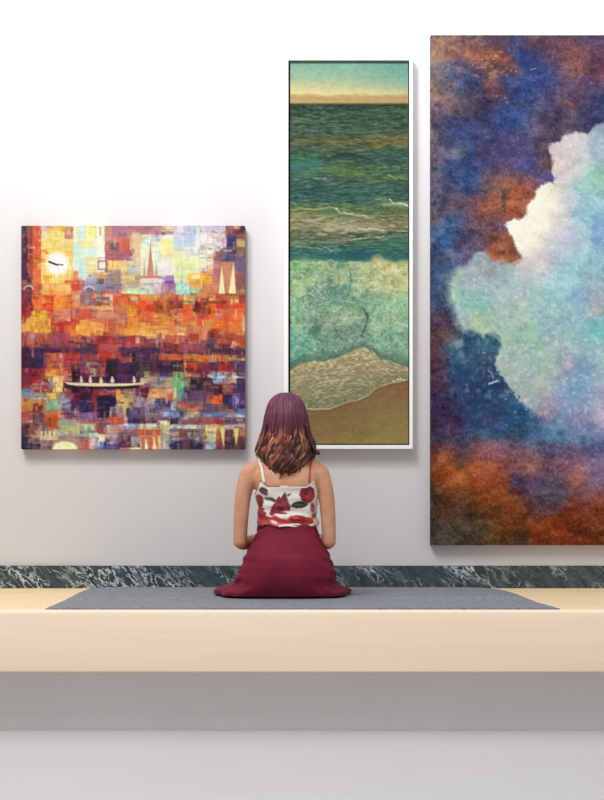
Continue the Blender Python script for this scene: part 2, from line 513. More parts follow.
# ------------------------------------------------------------------ painting of the city on the river: blocks of paint
# each group: tile origin, then blocks x0 y0 x1 y1 colour, in tenths of a brush unit
CITY = {
(20, 224): """0 0 604 604 f0d890
0 0 120 110 4a3038;0 110 80 604 4a2238;80 20 130 604 8a3038;120 0 215 330 d8553c;120 330 215 604 e06a35;90 330 125 560 a84a38
215 0 280 80 d8c0c8;215 80 280 190 f0d8b8;280 0 450 130 f2c868;450 0 535 150 c07868;535 0 604 300 e4f0d0;535 200 604 470 cfeee0
215 190 535 604 f6dc84;215 210 250 604 f4cc70;240 150 400 280 f0d870;440 270 535 360 f4c868;240 520 320 604 eab050;535 475 585 604 e08858
585 470 604 604 e6e6d8;440 560 604 604 d85a40;30 540 110 604 5a3048;440 500 540 570 f0c070;300 560 440 604 f4d070""",
(80, 224): """0 0 250 604 f0f2d8
0 0 100 240 d8eee0;60 0 170 230 f8ee98;0 170 165 240 f6f0a0;170 0 250 330 f4f4e8;0 240 170 330 d6f0e4;0 330 60 604 c8ece4;55 330 170 490 f4e4b8;75 400 165 490 f0dc90
250 0 604 300 c88a80;250 0 320 150 d09880;320 0 604 110 b87888;380 90 470 130 a87080;500 110 604 300 e2c0a0;530 90 604 370 e4c8a0;390 150 500 290 d8604c;300 190 390 290 7c5a74
400 280 530 360 a87080;255 290 400 360 b06870;280 370 480 490 f8d888;390 370 480 440 f4c070;480 370 604 500 d4ddc0;480 440 560 500 b8cdc4
170 490 280 550 f0c058;130 490 170 540 c8a8a0;285 460 410 604 a89a8c;410 500 604 604 d8c888;450 570 604 604 b8a878;500 520 550 560 f8d890;550 530 604 560 c88888
0 570 60 604 d8887c;60 540 160 604 9a9ab8;160 550 240 604 48424e;240 560 290 604 9890a0""",
(140, 224): """0 110 604 604 e8ecd8
0 0 215 110 c08490;0 20 100 50 9c6470;215 0 340 80 e8dcc0;0 110 215 190 d4e4dc;0 110 40 350 ecd0a8;40 120 90 220 c8ece0;120 120 220 160 b8d0d8;210 150 340 310 f8ee98;270 290 430 350 f4e4a0
340 0 440 200 e0dce8;440 0 560 230 ccd0e8;560 0 604 240 dcecf4;340 170 440 240 c8d8ec;500 90 530 150 b4c4e8;440 250 604 330 d8e4d8;350 240 440 280 d8d4b0;360 340 604 470 e8f0a8
130 160 210 500 d8ecd4;180 380 350 500 f0ece0;240 420 330 500 f0e0e8;360 460 500 604 d8e4a0;410 520 480 604 a0e4d0;480 490 604 604 f0b850;490 490 604 550 f8cc60;480 560 604 604 d8a050
220 520 340 604 a488b4;250 570 350 604 7a5090;100 560 215 604 d8c4cc;0 575 110 604 c4ccd0""",
(190, 224): """100 0 360 80 d0d0e8;100 80 230 200 f0ecec;230 90 360 150 dcdccc;230 150 300 280 dcdce0;300 150 370 260 ecd4e0;100 200 240 310 f0ecd8;100 310 170 450 f0f0e0;170 310 240 420 f4e0c0
100 440 180 480 d8d4b8;180 420 240 500 f0c890;100 490 240 604 f4b850;100 500 200 540 e8a850;240 300 310 604 b87078;240 300 310 370 9a5870;300 250 370 370 7a6c88
370 110 470 370 48406c;310 330 450 380 4c4c5c;370 0 440 120 a05058;440 0 505 60 e0b0a0;440 50 570 110 70404a;510 0 570 80 48303c;380 130 460 230 3e3868;470 150 570 230 d0b070;470 230 570 300 8c6c58
450 300 570 490 6c6084;470 490 570 604 8c5c54;310 380 450 604 d89878""",
(20, 284): """0 0 604 604 b05038
0 0 120 110 6a3848;0 110 140 210 6a2040;120 0 215 110 b84838;215 0 240 100 e89858;230 0 515 110 f4cc70;300 70 515 115 f0a868;515 0 604 70 d84c30;515 70 604 120 c08080
120 110 530 240 e06a30;240 120 340 240 d84820;340 130 500 240 e88c30;500 120 530 200 a85038;530 110 604 240 dcb080;560 130 604 200 c8a088;0 210 140 280 701028;0 280 110 350 a82c2c
130 240 280 280 d06048;270 250 350 400 d05038;340 240 510 390 d09078;510 250 604 310 a04858;510 310 604 390 c03c3c;110 270 275 350 e4b040;15 345 310 500 e8b440;30 360 110 500 e4a850
310 380 450 490 b02830;440 380 560 560 d05c38;560 410 604 510 f0b040;90 490 300 510 f0c058;0 490 330 604 b06048;0 490 70 604 884850;80 500 150 560 b89080;180 520 330 604 a85038
330 490 470 604 8c4050;470 530 604 570 a84c48;430 570 604 604 5a3048""",
(80, 284): """0 0 604 604 c86040
0 0 40 90 d0685c;40 0 420 60 8088b0;170 0 230 80 7c8cb0;45 60 140 110 6a6884;0 90 130 220 8a7078;130 100 330 140 e8b8b0;160 130 300 215 7a5850;300 110 330 215 e8c0a8;270 60 420 90 c06868
330 90 604 210 d85030;400 110 604 200 d06030;420 0 604 50 dcd8c0;480 0 604 40 b0b090;420 45 604 100 c8f0b0;0 220 340 260 e0a070;0 250 160 370 c85038;100 250 160 360 b85048;160 260 340 350 d09070
130 220 340 260 e0b070;340 210 480 340 d07850;470 210 575 330 eca030;575 210 604 400 c85030;340 290 480 390 b87070;0 360 100 530 f0b048;100 370 260 520 e8a050;250 360 340 510 c05838;340 390 400 520 a86858
480 340 590 450 e0902c;400 450 604 520 e8a850;0 520 604 604 803040;0 540 120 604 6c3048;120 530 180 604 b05848;240 540 360 604 a02c30;360 520 470 604 703850;470 520 560 604 a83830;560 530 604 604 d8a080""",
(140, 284): """0 0 604 604 d07040
0 0 140 40 d0ccc8;0 40 140 105 c8ecd0;140 0 215 100 dcc8d4;215 0 360 100 9c80b8;280 0 320 90 8868a0;360 0 500 110 a8ecd8;500 0 604 50 f0b868;500 50 604 90 b0d8a0;510 85 604 110 60705c
0 105 300 170 e09048;300 110 440 170 d86c40;440 110 560 200 d0a050;560 110 604 170 b04c38;0 170 140 280 d83c18;140 170 300 300 b05028;150 200 220 290 904020;290 170 440 260 6a3038;280 250 310 330 603028
300 250 430 380 d07c50;430 180 530 370 e0602c;530 170 604 300 5c1c20;440 150 560 200 d8b060;0 280 140 390 d06040;60 330 130 390 c04838;0 390 60 500 f0b050;60 390 180 480 d88840;130 310 280 450 e0a048
180 350 280 440 d88830;280 350 370 440 d86048;370 370 520 430 d08848;530 280 604 480 d89048;580 300 604 430 d86030;0 460 280 530 e8b060;280 430 460 500 d88060;300 490 450 520 f0c880;460 430 540 560 c07050
0 530 160 604 783048;160 500 250 604 98706c;250 510 380 604 c06048;380 520 500 604 984850;500 500 604 604 a04038;200 585 280 604 302040""",
(190, 284): """100 100 570 604 c86038
100 0 130 50 e8b860;60 60 130 100 60806c;130 0 290 105 d88858;465 0 570 60 84645c;465 60 570 105 b08860;60 100 260 190 d88850;180 110 260 180 e0a050;260 110 350 170 c84c38;350 100 570 150 c07848
490 110 570 200 a04030;50 170 170 240 6c1020;60 240 165 310 703038;170 170 370 200 7c3020;170 200 265 360 e06830;265 200 350 250 c82828;350 200 430 250 c85840;410 150 490 210 ecb880;430 190 570 300 d85030
265 260 340 360 d88078;340 260 440 370 c85848;440 310 570 360 e8a058;80 310 170 420 c84830;120 360 240 470 e0a048;240 360 350 470 e07028;350 330 440 400 d85028;390 380 530 490 e07830;530 330 570 480 e0c080
100 430 180 560 d88868;180 470 240 550 7c3030;240 460 310 550 803028;310 470 400 604 a84c30;400 490 570 604 a84830;100 560 180 604 805060;170 550 280 604 604868;270 560 320 604 b06858;420 580 470 604 e8a880""",
(20, 344): """0 0 604 604 602438
0 0 604 50 7c3440;0 0 220 50 b05038;220 0 420 40 684058;420 0 604 50 8c4038;0 40 420 100 3c1c44;420 40 604 90 442448;0 70 100 240 441838;100 70 240 240 2c1c40;180 110 240 210 2a2050
240 90 275 230 7c4460;270 90 370 250 c05830;365 90 440 240 b05c58;395 90 425 330 d08078;430 90 604 160 b03428;430 170 604 200 c04040;430 200 520 300 a84c40;430 300 520 370 c08068;520 180 604 280 503038
520 280 604 375 181418;0 250 110 440 702038;40 250 80 290 a04868;100 260 230 330 8c2430;110 310 270 400 982420;200 240 280 290 a83020;210 290 270 350 d07028;260 250 370 330 e8a040;370 250 430 370 e07848
280 330 335 450 88827c;330 340 430 490 e8d080;330 340 400 390 f0b890;130 395 280 412 c09090;0 412 100 450 803030;90 412 280 490 982c24;195 430 215 490 d89060;0 450 140 540 7888a0;140 490 280 550 8c8c80
0 540 270 560 c8c4b8;280 450 330 490 985040;270 490 370 560 e8c860;370 490 480 560 989080;0 560 250 604 b87830;250 560 440 604 88a080;480 400 604 500 241028;480 430 520 560 a02c48;510 490 604 570 7c1438
440 560 510 604 7878a0;510 570 604 604 502050""",
(80, 344): """0 0 604 604 4c2038
0 0 190 100 443044;60 40 190 100 503c40;190 0 420 60 c05850;190 60 420 150 c03428;380 30 604 110 44284c;420 0 604 30 b84840;0 100 60 340 683850;40 100 220 170 b84830;190 100 280 180 b03028
60 180 180 230 988484;100 230 160 330 a8988c;40 230 100 330 a85c50;160 190 260 330 a04c50;260 170 380 380 241824;270 190 370 300 1c1c24;380 140 500 200 903848;430 130 530 200 a84840;500 100 525 190 b87060
520 90 604 340 281c2c;380 190 520 320 381c48;370 300 530 390 542858;0 330 40 390 503040;0 430 130 604 3c1834;0 520 100 604 2c1434;130 440 240 604 a82c38;240 450 370 530 7c2c48;170 520 370 604 281438
360 450 440 550 e08848;440 450 550 590 b8a078;400 540 460 604 e0c080;550 450 604 520 8c3040;550 520 604 604 9888a0""",
(140, 344): """0 0 604 604 583040
0 0 430 40 7c3840;0 40 200 100 3a2448;200 30 604 90 803038;430 0 604 70 985058;0 100 100 170 3c2840;190 100 420 165 c05830;440 100 580 170 c07838;420 110 440 170 b04828;580 110 604 170 d05c30;0 170 100 330 403038
100 170 190 280 401c20;180 170 300 280 301840;190 280 300 330 3c3868;300 170 380 290 342c38;380 170 440 290 401c18;440 170 470 300 d88858;470 180 580 320 b03c20;580 180 604 320 984848;440 300 604 330 d89080
40 280 100 400 a0a068;95 280 165 330 904838;100 330 170 440 a09880;165 330 250 450 8890a0;250 330 330 440 a8a080;330 280 450 340 80906c;330 330 450 430 80c078;370 430 440 560 58b088;330 430 370 560 c8cc98
420 490 480 560 2c6898;450 330 530 380 a83828;500 370 604 450 241c2c;450 380 500 430 b0b088;480 440 604 500 3c3050;0 340 40 390 d8c8b0;0 400 90 440 905060;0 440 90 500 5c1028;90 450 270 545 e0a058
270 440 330 490 e8b890;260 490 330 560 c05c48;0 500 90 604 a898a8;90 545 160 604 988cb0;150 560 270 604 504878;270 560 330 604 b0a8c8;330 560 604 604 604060;480 500 604 604 803850""",
(190, 344): """100 0 570 604 583040
100 0 160 90 8c4858;160 0 240 80 4c3040;240 0 330 40 c06858;330 0 420 80 6c3040;410 0 480 40 e8a078;480 0 570 40 b05830;170 60 570 100 3c2438;80 110 190 180 e06828;190 110 265 180 e0b070;265 110 360 175 d88848
360 110 420 175 d8a058;420 110 490 170 b07850;490 110 570 165 d0b080;80 185 200 300 702440;200 190 280 240 402c48;280 190 360 290 b03030;360 190 440 280 983830;440 180 570 280 4c3c5c
470 350 570 480 2c2c54;20 350 130 450 2c1c2c;130 380 200 450 704050;200 420 330 500 501c28;340 280 470 400 b08878;410 290 465 390 d0a090;470 290 570 325 405078;330 390 410 480 985848;400 400 440 480 903840
0 470 210 604 604060;210 510 330 604 e06828;330 510 430 604 2c2c50;430 500 500 604 8078a8;500 510 570 604 483c70;180 310 340 350 c8ccd4;230 280 330 400 98a8b8;180 326 570 346 d0e0f0""",
(20, 394): """0 100 604 604 806068
0 60 130 200 c07830;70 70 140 170 c07828;130 90 230 210 782420;230 70 260 200 a87040;260 60 390 170 80b090;380 70 420 170 a8b098;420 50 510 140 9098b8;510 90 604 180 401c60;510 30 604 70 801838
0 170 130 290 a04c50;30 240 120 290 b05858;130 200 240 320 483038;140 210 200 300 705458;250 180 380 340 c04c18;260 180 370 250 d05818;380 170 440 250 e08c60;440 170 604 200 8c6078;470 190 570 280 58305c
570 180 604 290 985068;0 300 90 570 282038;80 310 170 410 884838;170 310 260 370 707078;250 340 380 370 b07060;380 260 604 330 989c90;400 320 604 380 b0b878;560 280 604 330 d0a090;200 370 380 465 d8c8a0
380 380 604 425 a8b8a0;140 370 200 460 a08050;380 430 604 480 b08078;200 465 320 570 8c7078;0 440 80 570 181428;80 420 140 500 907478;80 500 200 570 302838;320 465 604 570 a88878;560 420 604 540 c07060""",
(80, 394): """0 60 604 604 806070
0 0 120 70 341028;0 80 150 190 1c1444;120 0 170 240 902838;170 30 300 240 180c2c;300 40 370 130 281840;300 130 410 210 8088a0;370 20 440 130 e0b868;430 20 480 200 d8c070;440 20 550 80 b8a870;480 80 550 130 c07838
550 40 604 130 9890b0;470 140 604 300 2c2450;400 190 450 220 e8a890;0 190 170 270 685890;0 250 60 310 b87070;60 250 300 300 a85068;300 220 440 300 c04428;440 230 480 300 d0a0a0;150 290 270 400 985048
270 310 440 390 b8a8a8;440 300 480 360 d8d8e8;480 300 604 360 98b0d8;0 300 150 370 b8c898;20 360 90 400 78a078;0 400 100 430 98a890;90 390 180 440 d0d0c0;0 450 90 570 c05848;90 440 170 570 c8a0b0
170 470 240 570 a8b8e0;240 470 400 570 4c4080;320 450 400 500 706890;250 400 400 440 c0a0a0;180 405 250 480 f8e8c0;400 370 560 420 885868;390 420 510 540 581838;510 430 604 470 a09098;520 460 600 520 b8b8c8
560 360 604 420 c86040;510 500 604 540 384040;490 535 604 570 e8e0b0;400 540 490 570 d08088""",
(140, 394): """0 60 604 604 706068
0 0 80 40 602038;80 0 270 40 e8a860;0 40 150 130 a090a0;150 70 310 150 403068;260 20 330 70 c06858;360 70 500 110 685070;400 90 590 140 c04838;480 120 580 170 e08040;0 130 60 240 685878;60 140 150 190 502c48
150 140 310 180 6a5878;310 80 360 170 b8b8e0;60 190 210 240 807080;210 180 290 230 a8c0e0;280 190 470 240 6890c8;460 180 604 230 b0b090;0 230 210 290 603038;0 240 60 300 504048;210 230 310 270 705060
300 240 400 300 482838;360 240 400 300 2c2440;400 240 604 300 8c6068;550 240 604 300 803040;0 300 200 360 d0ccb0;200 270 300 320 f0e8b8;200 320 300 400 c8d898;300 310 604 350 d8d4c8;0 360 210 420 d05028
0 420 210 570 e0b890;20 430 50 570 b85838;70 430 130 570 c85030;150 420 190 570 d06038;210 400 290 570 a8a0a8;180 430 210 550 e8d890;300 350 604 380 706068;300 380 400 420 c09088;400 360 604 440 684c48
320 440 400 470 a09898;300 470 440 570 30284c;440 470 520 570 603048;520 480 604 570 28203c""",
(190, 394): """100 0 210 100 604868;210 20 330 110 e06020;0 90 110 160 e07038;330 10 430 150 282850;430 0 500 180 6858a0;500 0 570 150 402c70;455 20 475 200 a89cc0;100 100 330 180 604058;100 185 350 230 4878b8
350 185 440 230 78a8d8;440 150 500 190 504080;480 150 570 200 5880b0;440 200 570 235 d8dce8;0 180 100 230 d0c8a0;90 240 350 300 a05060;240 250 340 300 903038;350 240 430 300 585070;430 240 570 300 584058
0 310 150 350 d0d0c0;150 310 290 390 e8e098;290 320 350 380 d8c078;350 310 470 350 b8b8b0;470 310 570 350 c0b8b0;0 350 130 450 7c6860;130 380 160 480 c08858;160 390 265 490 c8d090;265 350 300 480 b87058
300 380 340 570 904038;350 360 440 460 484038;440 350 500 420 d8a048;500 360 570 430 d07830;350 460 440 570 3c2c40;470 430 570 570 4c3438;440 420 470 570 5c4038;0 460 130 570 282440;150 490 265 510 70a0b0
150 510 265 570 a8c8e8;265 490 330 570 703848;0 430 150 470 707080""",
}


def paint_city():
    x0, x1, y0, y1 = 21.0, 245.0, 225.8, 449.2
    gx, gy = np.meshgrid(np.linspace(x0, x1, 290), np.linspace(y0, y1, 290))
    img = np.ones(gx.shape + (3,)) * hexc('#a05848')
    rs = np.random.RandomState(11)
    # every brush block has slightly ragged edges
    wx = gx + 0.45 * vnoise(gx / 1.7, gy / 2.3, 5)
    wy = gy + 0.45 * vnoise(gx / 2.3, gy / 1.7, 6)
    dry = [np.clip(0.93 + 0.55 * fbm(gx / sx_, gy / sy_, 70 + 5 * k, 3), 0.35, 1) for k, (sx_, sy_) in enumerate(((7, 1.2), (1.2, 7), (3, 3)))]
    for (tx, ty), txt in CITY.items():
        for blk in txt.replace('\n', ';').split(';'):
            a = blk.split()
            bx0, by0, bx1, by1 = (float(q) / 10.07 for q in a[:4])
            d = np.minimum(np.minimum(wx - (tx + bx0), tx + bx1 - wx), np.minimum(wy - (ty + by0), ty + by1 - wy))
            m = np.clip(d / 1.3 + 0.5, 0, 1)
            if bx1 - bx0 < 40: m = m * dry[rs.randint(3)]
            c = np.clip(hexc(a[4]) + rs.uniform(-0.015, 0.015, 3), 0, 1)
            g = (gx - tx - (bx0 + bx1) / 2) / max(bx1 - bx0, 3) * rs.uniform(-.09, .09) + (gy - ty - (by0 + by1) / 2) / max(by1 - by0, 3) * rs.uniform(-.09, .09)
            img = img * (1 - m[..., None]) + np.clip(c + np.clip(g, -.09, .09)[..., None], 0, 1) * m[..., None]
    # overlapping smaller touches that drag neighbouring colours into each other
    nr, nc = gx.shape
    for _ in range(2600):
        i, j = rs.randint(nr), rs.randint(nc)
        yy_ = y0 + (y1 - y0) * i / nr
        if yy_ < 288 and rs.rand() < .55: continue
        si = int(np.clip(i + rs.normal(0, 7), 0, nr - 1)); sj = int(np.clip(j + rs.normal(0, 8), 0, nc - 1))
        c = np.clip(img[si, sj] + rs.normal(0, .05) + rs.normal(0, .02, 3), 0, 1)
        if rs.rand() < .5: hh, ww = rs.randint(2, 5), rs.randint(4, 13)
        else: hh, ww = rs.randint(4, 12), rs.randint(2, 5)
        i0, i1, j0, j1 = max(0, i - hh // 2), i + hh // 2 + 1, max(0, j - ww // 2), j + ww // 2 + 1
        al = rs.uniform(.22, .6)
        img[i0:i1, j0:j1] = img[i0:i1, j0:j1] * (1 - al) + c * al

    def poly(pts, col, soft=0.8, a=1.0):
        nonlocal img
        img = mixc(img, np.clip(poly_mask(gx, gy, pts) / soft + 0.5, 0, 1) * a, col)

    def stroke(pts, col, w, a=1.0):
        nonlocal img
        img = mixc(img, np.clip((w / 2 - line_dist(gx, gy, pts)) / 0.7 + 0.5, 0, 1) * a, col)

    def disc(cx, cy, rx, ry, col, soft=0.25, a=1.0):
        nonlocal img
        q = np.hypot((gx - cx) / rx, (gy - cy) / ry)
        img = mixc(img, np.clip((1 - q) / soft + 0.5, 0, 1) * a, col)

    # clock face on the tower
    disc(57.0, 263.5, 12.0, 11.5, '#fdf2c8', 0.35)
    disc(57.2, 263.5, 9.6, 9.6, '#fffaf2', 0.3)
    stroke([(48.9, 261.8), (53, 263.4), (57, 264.8)], '#2a2a20', 1.9)
    stroke([(57, 264.8), (60, 264.4), (62.8, 264.9)], '#3a3428', 1.1)
    disc(57.0, 264.9, 1.3, 1.0, '#26261c')
    # little square window
    stroke([(98.3, 261.3), (106, 261.3), (106, 269), (98.3, 269), (98.3, 261.3)], '#a07f80', 1.5)
    poly([(99.2, 262.2), (105.2, 262.2), (105.2, 268.2), (99.2, 268.2)], '#fbeae4')
    # spires
    poly([(147, 276.6), (150.5, 242.8), (154, 276.6)], '#d58a79')
    stroke([(150.5, 243), (150.1, 258), (147.4, 275)], '#c07468', 0.8)
    poly([(143.2, 276), (144.2, 260), (145.6, 276)], '#bf9a78')
    poly([(154.8, 276), (156, 261), (157.4, 276)], '#bf9a78')
    poly([(140, 275.8), (161, 275.8), (161.5, 278.3), (139.5, 278.3)], '#d17f6f')
    stroke([(140, 281.5), (161, 281.5)], '#f0ece8', 1.2, 0.7)
    # pale towers at the right
    poly([(218.7, 293.5), (221.6, 265), (225.2, 293.5)], '#fae9b0')
    poly([(228.6, 293.5), (233.6, 263), (236, 293.5)], '#fae9b0')
    poly([(225.4, 293), (223.6, 266), (231.4, 266), (228.4, 293)], '#cf8a68')
    # small arches
    for (cx, cy, r) in ((28.4, 289.4, 4.6), (89, 290, 5.0)):
        stroke([(cx + r * math.cos(t), cy - r * 0.75 * math.sin(t)) for t in np.linspace(0, math.pi, 9)], '#d8d0e0', 1.2, 0.85)
        stroke([(cx - r * .6, cy - 0.2), (cx, cy - 1.6), (cx + r * .6, cy - 0.2)], '#3c3048', 0.9, 0.8)
    # rowing boat with its crew
    stroke([(66, 387.2), (80, 388.2), (110, 388.2), (138, 387)], '#1d0f1c', 2.2, 0.8)
    poly([(63, 381.6), (70, 382.6), (82, 382.8), (112, 383.4), (130, 383.4), (140, 382.6), (147.5, 380.8), (143, 384.6), (125, 385.9), (95, 386.4), (76, 385.6), (68, 384.4)], '#ded3ac', 0.7)
    for cx, cy, r in ((81.3, 379.4, 1.3), (90.3, 379.6, 1.6), (101, 380.2, 1.7), (112.3, 379.4, 1.8), (134.2, 379.2, 1.5)):
        disc(cx, cy + 1.2, r * 1.1, 2.6, '#cfc8b4', 0.5)
        disc(cx - 0.2, cy - 2.0, 0.9, 1.0, '#e2d9c8', 0.6)
    stroke([(86, 388), (90, 391)], '#a07a70', 0.9, 0.7)
    stroke([(104, 389), (110, 393)], '#b08878', 1.0, 0.7)
    stroke([(140, 383), (175, 381.2)], '#a07a80', 0.7, 0.6)
    # half moon reflection and red pier legs at the foot
    q = np.hypot((gx - 64.8) / 12.6, (gy - 449.4) / 8.0)
    img = mixc(img, np.clip((1 - q) / 0.2 + 0.5, 0, 1), '#f0efb8')
    poly([(144.6, 449.2), (145.6, 438), (148.4, 449.2)], '#fae6b8')
    poly([(152.4, 449.2), (154.4, 438), (156.4, 449.2)], '#fae6b8')
    poly([(219.8, 428.6), (224.8, 428.6), (223.8, 448)], '#e8cf80')
    poly([(234, 428.6), (239.4, 428.6), (236.2, 446)], '#e8cf80')
    # dry-brush streaks, along and across, and a fine weave
    st = 0.085 * fbm(gx / 7.0, gy / 0.8, 31, 3) + 0.085 * fbm(gx / 0.8, gy / 6.0, 41, 3)
    st *= 0.75 + 0.5 * vnoise(gx / 14, gy / 14, 51)
    img = img + st[..., None] * np.array([1.0, 0.95, 0.9])
    hue = 0.03 * fbm(gx / 5, gy / 5, 61, 3)
    img = img + hue[..., None] * np.array([1.0, -0.2, -0.9])
    return np.clip(img, 0, 1)


# ------------------------------------------------------------------ painting of the shore
def paint_sea():
    x0, x1, y0, y1 = 289.6, 408.6, 61.4, 444.2
    w, h = 160, 510
    gx, gy = np.meshgrid(np.linspace(x0, x1, w), np.linspace(y0, y1, h))
    # rows: y, left, middle, right
    rows = [
        (60, '86b79e', '7bb8a4', '70aa98'), (70, '96c0a4', '8cbca4', '72ab98'), (78, 'a6c3a2', 'a4bf9e', '7fae98'),
        (85, 'd2cf9e', 'bcc79c', '98b69a'), (90, 'e6d99c', 'd8d29a', 'b8c098'), (94, 'ecdf9c', 'e8da9c', 'd2c898'), (98, 'c6ab76', 'c0a26c', 'b8986c'),
        (101.5, 'dcc588', 'd2ba7c', 'c8ae78'), (103, '8a7c50', '807650', '7c7048'), (104.5, '20352a', '24382c', '26382c'), (110, '28493f', '2c4c40', '34543c'),
        (120, '38584a', '365546', '36543f'), (130, '355650', '3a584a', '3a5446'), (137, '4a5a44', '545f42', '666442'), (143, '545c40', '5c6440', '70683f'),
        (150, '38594a', '42604a', '345a4c'), (158, '3a6e5c', '2d5046', '34585a'), (166, '3a7672', '4c6e4a', '345c50'), (172, '3f6d6c', '587848', '3c6450'),
        (180, '3a6260', '3a5e54', '4a6c50'), (190, '35605e', '365c5c', '345a58'), (200, '2f6064', '305a58', '365c54'), (207, '748258', '5c7a52', '4f6c50'),
        (212, '7c8660', '5f7c54', '566c50'), (220, '868664', '7f8264', '68704e'), (228, '7c8062', '98967a', '747858'), (235, '5c6a52', '646c56', '4a6050'),
        (240, '5e7660', '5a6c5a', '3c6854'), (248, '44706a', '3d6c68', '3a6c64'), (255, '2f6a6c', '265a64', '2c5f60'), (259, '4a7d68', '2f666c', '306460'), (263, '7cac7c', '76a47c', 'a2ae7c'),
        (270, '7aae84', '9cb088', 'c0bf86'), (280, '9cbe8c', '8cab86', 'c8c488'), (290, '98c08c', '7fa58a', 'b4be86'), (300, '90ba92', '76a28c', '9cc294'),
        (310, '8cba94', '7aa084', '9ac49a'), (320, '84b494', '80a086', '94bc94'), (330, '78b290', '7f9d84', '90b494'), (340, '72b098', '7c9a82', '82ac8c'),
        (350, '6aa890', '6f9480', '7aa488'), (360, '5e9480', '648a74', '729a80'), (368, '4c786c', '64887a', '5c8472'), (380, '70805e', '7c8660', '7c845e'), (446, '6e7a58', '6e7a58', '6e7a58')]
    ys = [r[0] for r in rows]
    warp = gy + 1.3 * fbm(gx / 22, gy / 5, 3, 3) * sstep(104, 110, gy) + 4.5 * fbm(gx / 15, gy / 9, 4, 3) * sstep(130, 150, gy)
    cols = []
    for k in (1, 2, 3):
        c = np.array([hexc(r[k]) for r in rows])
        cols.append(np.stack([np.interp(warp, ys, c[:, q]) for q in range(3)], -1))
    t = np.clip((gx - x0) / (x1 - x0) + 0.10 * fbm(gx / 20, gy / 8, 9, 3), 0, 1)[..., None]
    img = np.where(t < 0.5, cols[0] * (1 - 2 * t) + cols[1] * 2 * t, cols[1] * (2 - 2 * t) + cols[2] * (2 * t - 1))

    def blob(cx, cy, rx, ry, col, a, ns=0.5, seed=1):
        nonlocal img
        q = np.hypot((gx - cx) / rx, (gy - cy) / ry) + ns * fbm(gx / (rx * .5), gy / (ry * .5), seed, 3)
        img = mixc(img, np.clip(1.2 - q, 0, 1) * a, col)

    def stroke(pts, col, wd, a=1.0, soft=0.8, jit=0.0, seed=2):
        nonlocal img
        yy = gy + (jit + .8) * fbm(gx / 5, gy / 5, seed, 4)
        brk = np.clip(0.8 + 0.9 * fbm(gx / 4.5, gy / 1.3, seed + 300, 3), 0.25, 1)
        img = mixc(img, np.clip((wd / 2 - line_dist(gx, yy, pts)) / soft + 0.5, 0, 1) * a * brk, col)

    # sky mottling and the far hills
    sky = sstep(103, 100, gy)
    img = img + (sky * 0.05 * fbm(gx / 3.5, gy / 2.2, 12, 4))[..., None] * np.array([1.0, .9, .5])
    hill = 93.6 + 1.0 * np.sin(gx / 8.5 + 0.6) + 0.6 * np.sin(gx / 3.9)
    img = mixc(img, np.clip((gy - hill) / 1.2, 0, 1) * sstep(103, 101, gy) * 0.55, '#bc9c66')
    img = img + (sstep(hill, hill + 2, gy) * sstep(103, 101, gy) * 0.06 * fbm(gx / 6, gy / 1.5, 13, 3))[..., None]
    # open sea: long wavelets
    sea = sstep(103, 106, gy) * sstep(262, 250, gy)
    img = img * (1 + sea[..., None] * np.array([0.03, -0.01, -0.09]))
    wl = fbm(gx / 9.0, gy / 1.15, 21, 4) + 0.7 * fbm(gx / 4.0, gy / 0.8, 22, 3)
    img = img + (sea * 0.17 * wl)[..., None] * np.array([0.95, 1.0, 0.85])
    lt = sstep(0.22, 0.6, fbm(gx / 7.0, gy / 0.9, 23, 4) + 0.25 * fbm(gx / 20, gy / 14, 24, 2))
    img = mixc(img, lt * sea * 0.5, '#8fa888')
    dk = sstep(0.2, 0.6, fbm(gx / 10.0, gy / 1.1, 25, 4))
    img = mixc(img, dk * sea * 0.5, '#16302c')
    br = sstep(0.25, 0.6, fbm(gx / 8.0, gy / 1.2, 26, 3)) * sstep(128, 134, gy) * sstep(152, 146, gy)
    img = mixc(img, br * 0.45, '#947c48')
    blob(306, 163, 15, 8, '#3c7a66', 0.55, 0.5, 31)
    blob(300, 168, 12, 5, '#3a6e74', 0.5, 0.5, 32)
    blob(336, 170, 18, 6, '#607c4a', 0.5, 0.6, 33)
    blob(380, 157, 22, 6, '#2f5458', 0.5, 0.6, 34)
    stroke([(328, 158.5), (337, 156), (346, 153.4), (356, 155), (372, 159)], '#14261f', 2.0, 0.85, 1.2, 2.0, 35)
    blob(348, 155, 12, 2.6, '#1c3428', 0.7, 0.4, 36)
    stroke([(306, 178), (322, 176), (338, 177)], '#1c3430', 1.2, 0.7, 1, 1.5, 37)
    stroke([(312, 178.5), (332, 179)], '#b0b890', 1.2, 0.7, 1, 2, 38)
    stroke([(388, 175), (396, 178), (408, 178.6)], '#a8b878', 1.6, 0.8, 1, 1.5, 39)
    # breakers
    blob(395, 204, 18, 3.6, '#aab58e', 0.6, 0.5, 40)
    stroke([(376, 199), (384, 198.6), (390, 200), (393, 203)], '#9fae72', 1.3, 0.8, 1, 1.2, 41)
    stroke([(390, 200), (394, 203.4), (401, 204.4), (408.6, 205.4)], '#dfe2d2', 2.0, 0.95, 1, 1.2, 42)
    stroke([(289, 210.5), (300, 208.4), (318, 208.6), (335, 207.4), (339, 210)], '#b4b06c', 1.5, 0.85, 1, 1.2, 43)
    blob(328, 212, 16, 3.6, '#4c7450', 0.75, 0.3, 44)
    stroke([(336, 208), (340, 212), (347, 214.8), (356, 214.4), (366, 215.5)], '#d8dab8', 1.7, 0.9, 1, 1.6, 45)
    foam = sstep(0.05, 0.5, fbm(gx / 8.0, gy / 1.3, 46, 4)) * sstep(212, 218, gy) * sstep(246, 236, gy)
    img = mixc(img, foam * 0.62, '#c3bda0')
    blob(352, 228, 28, 4, '#b4aa90', 0.6, 0.5, 47)
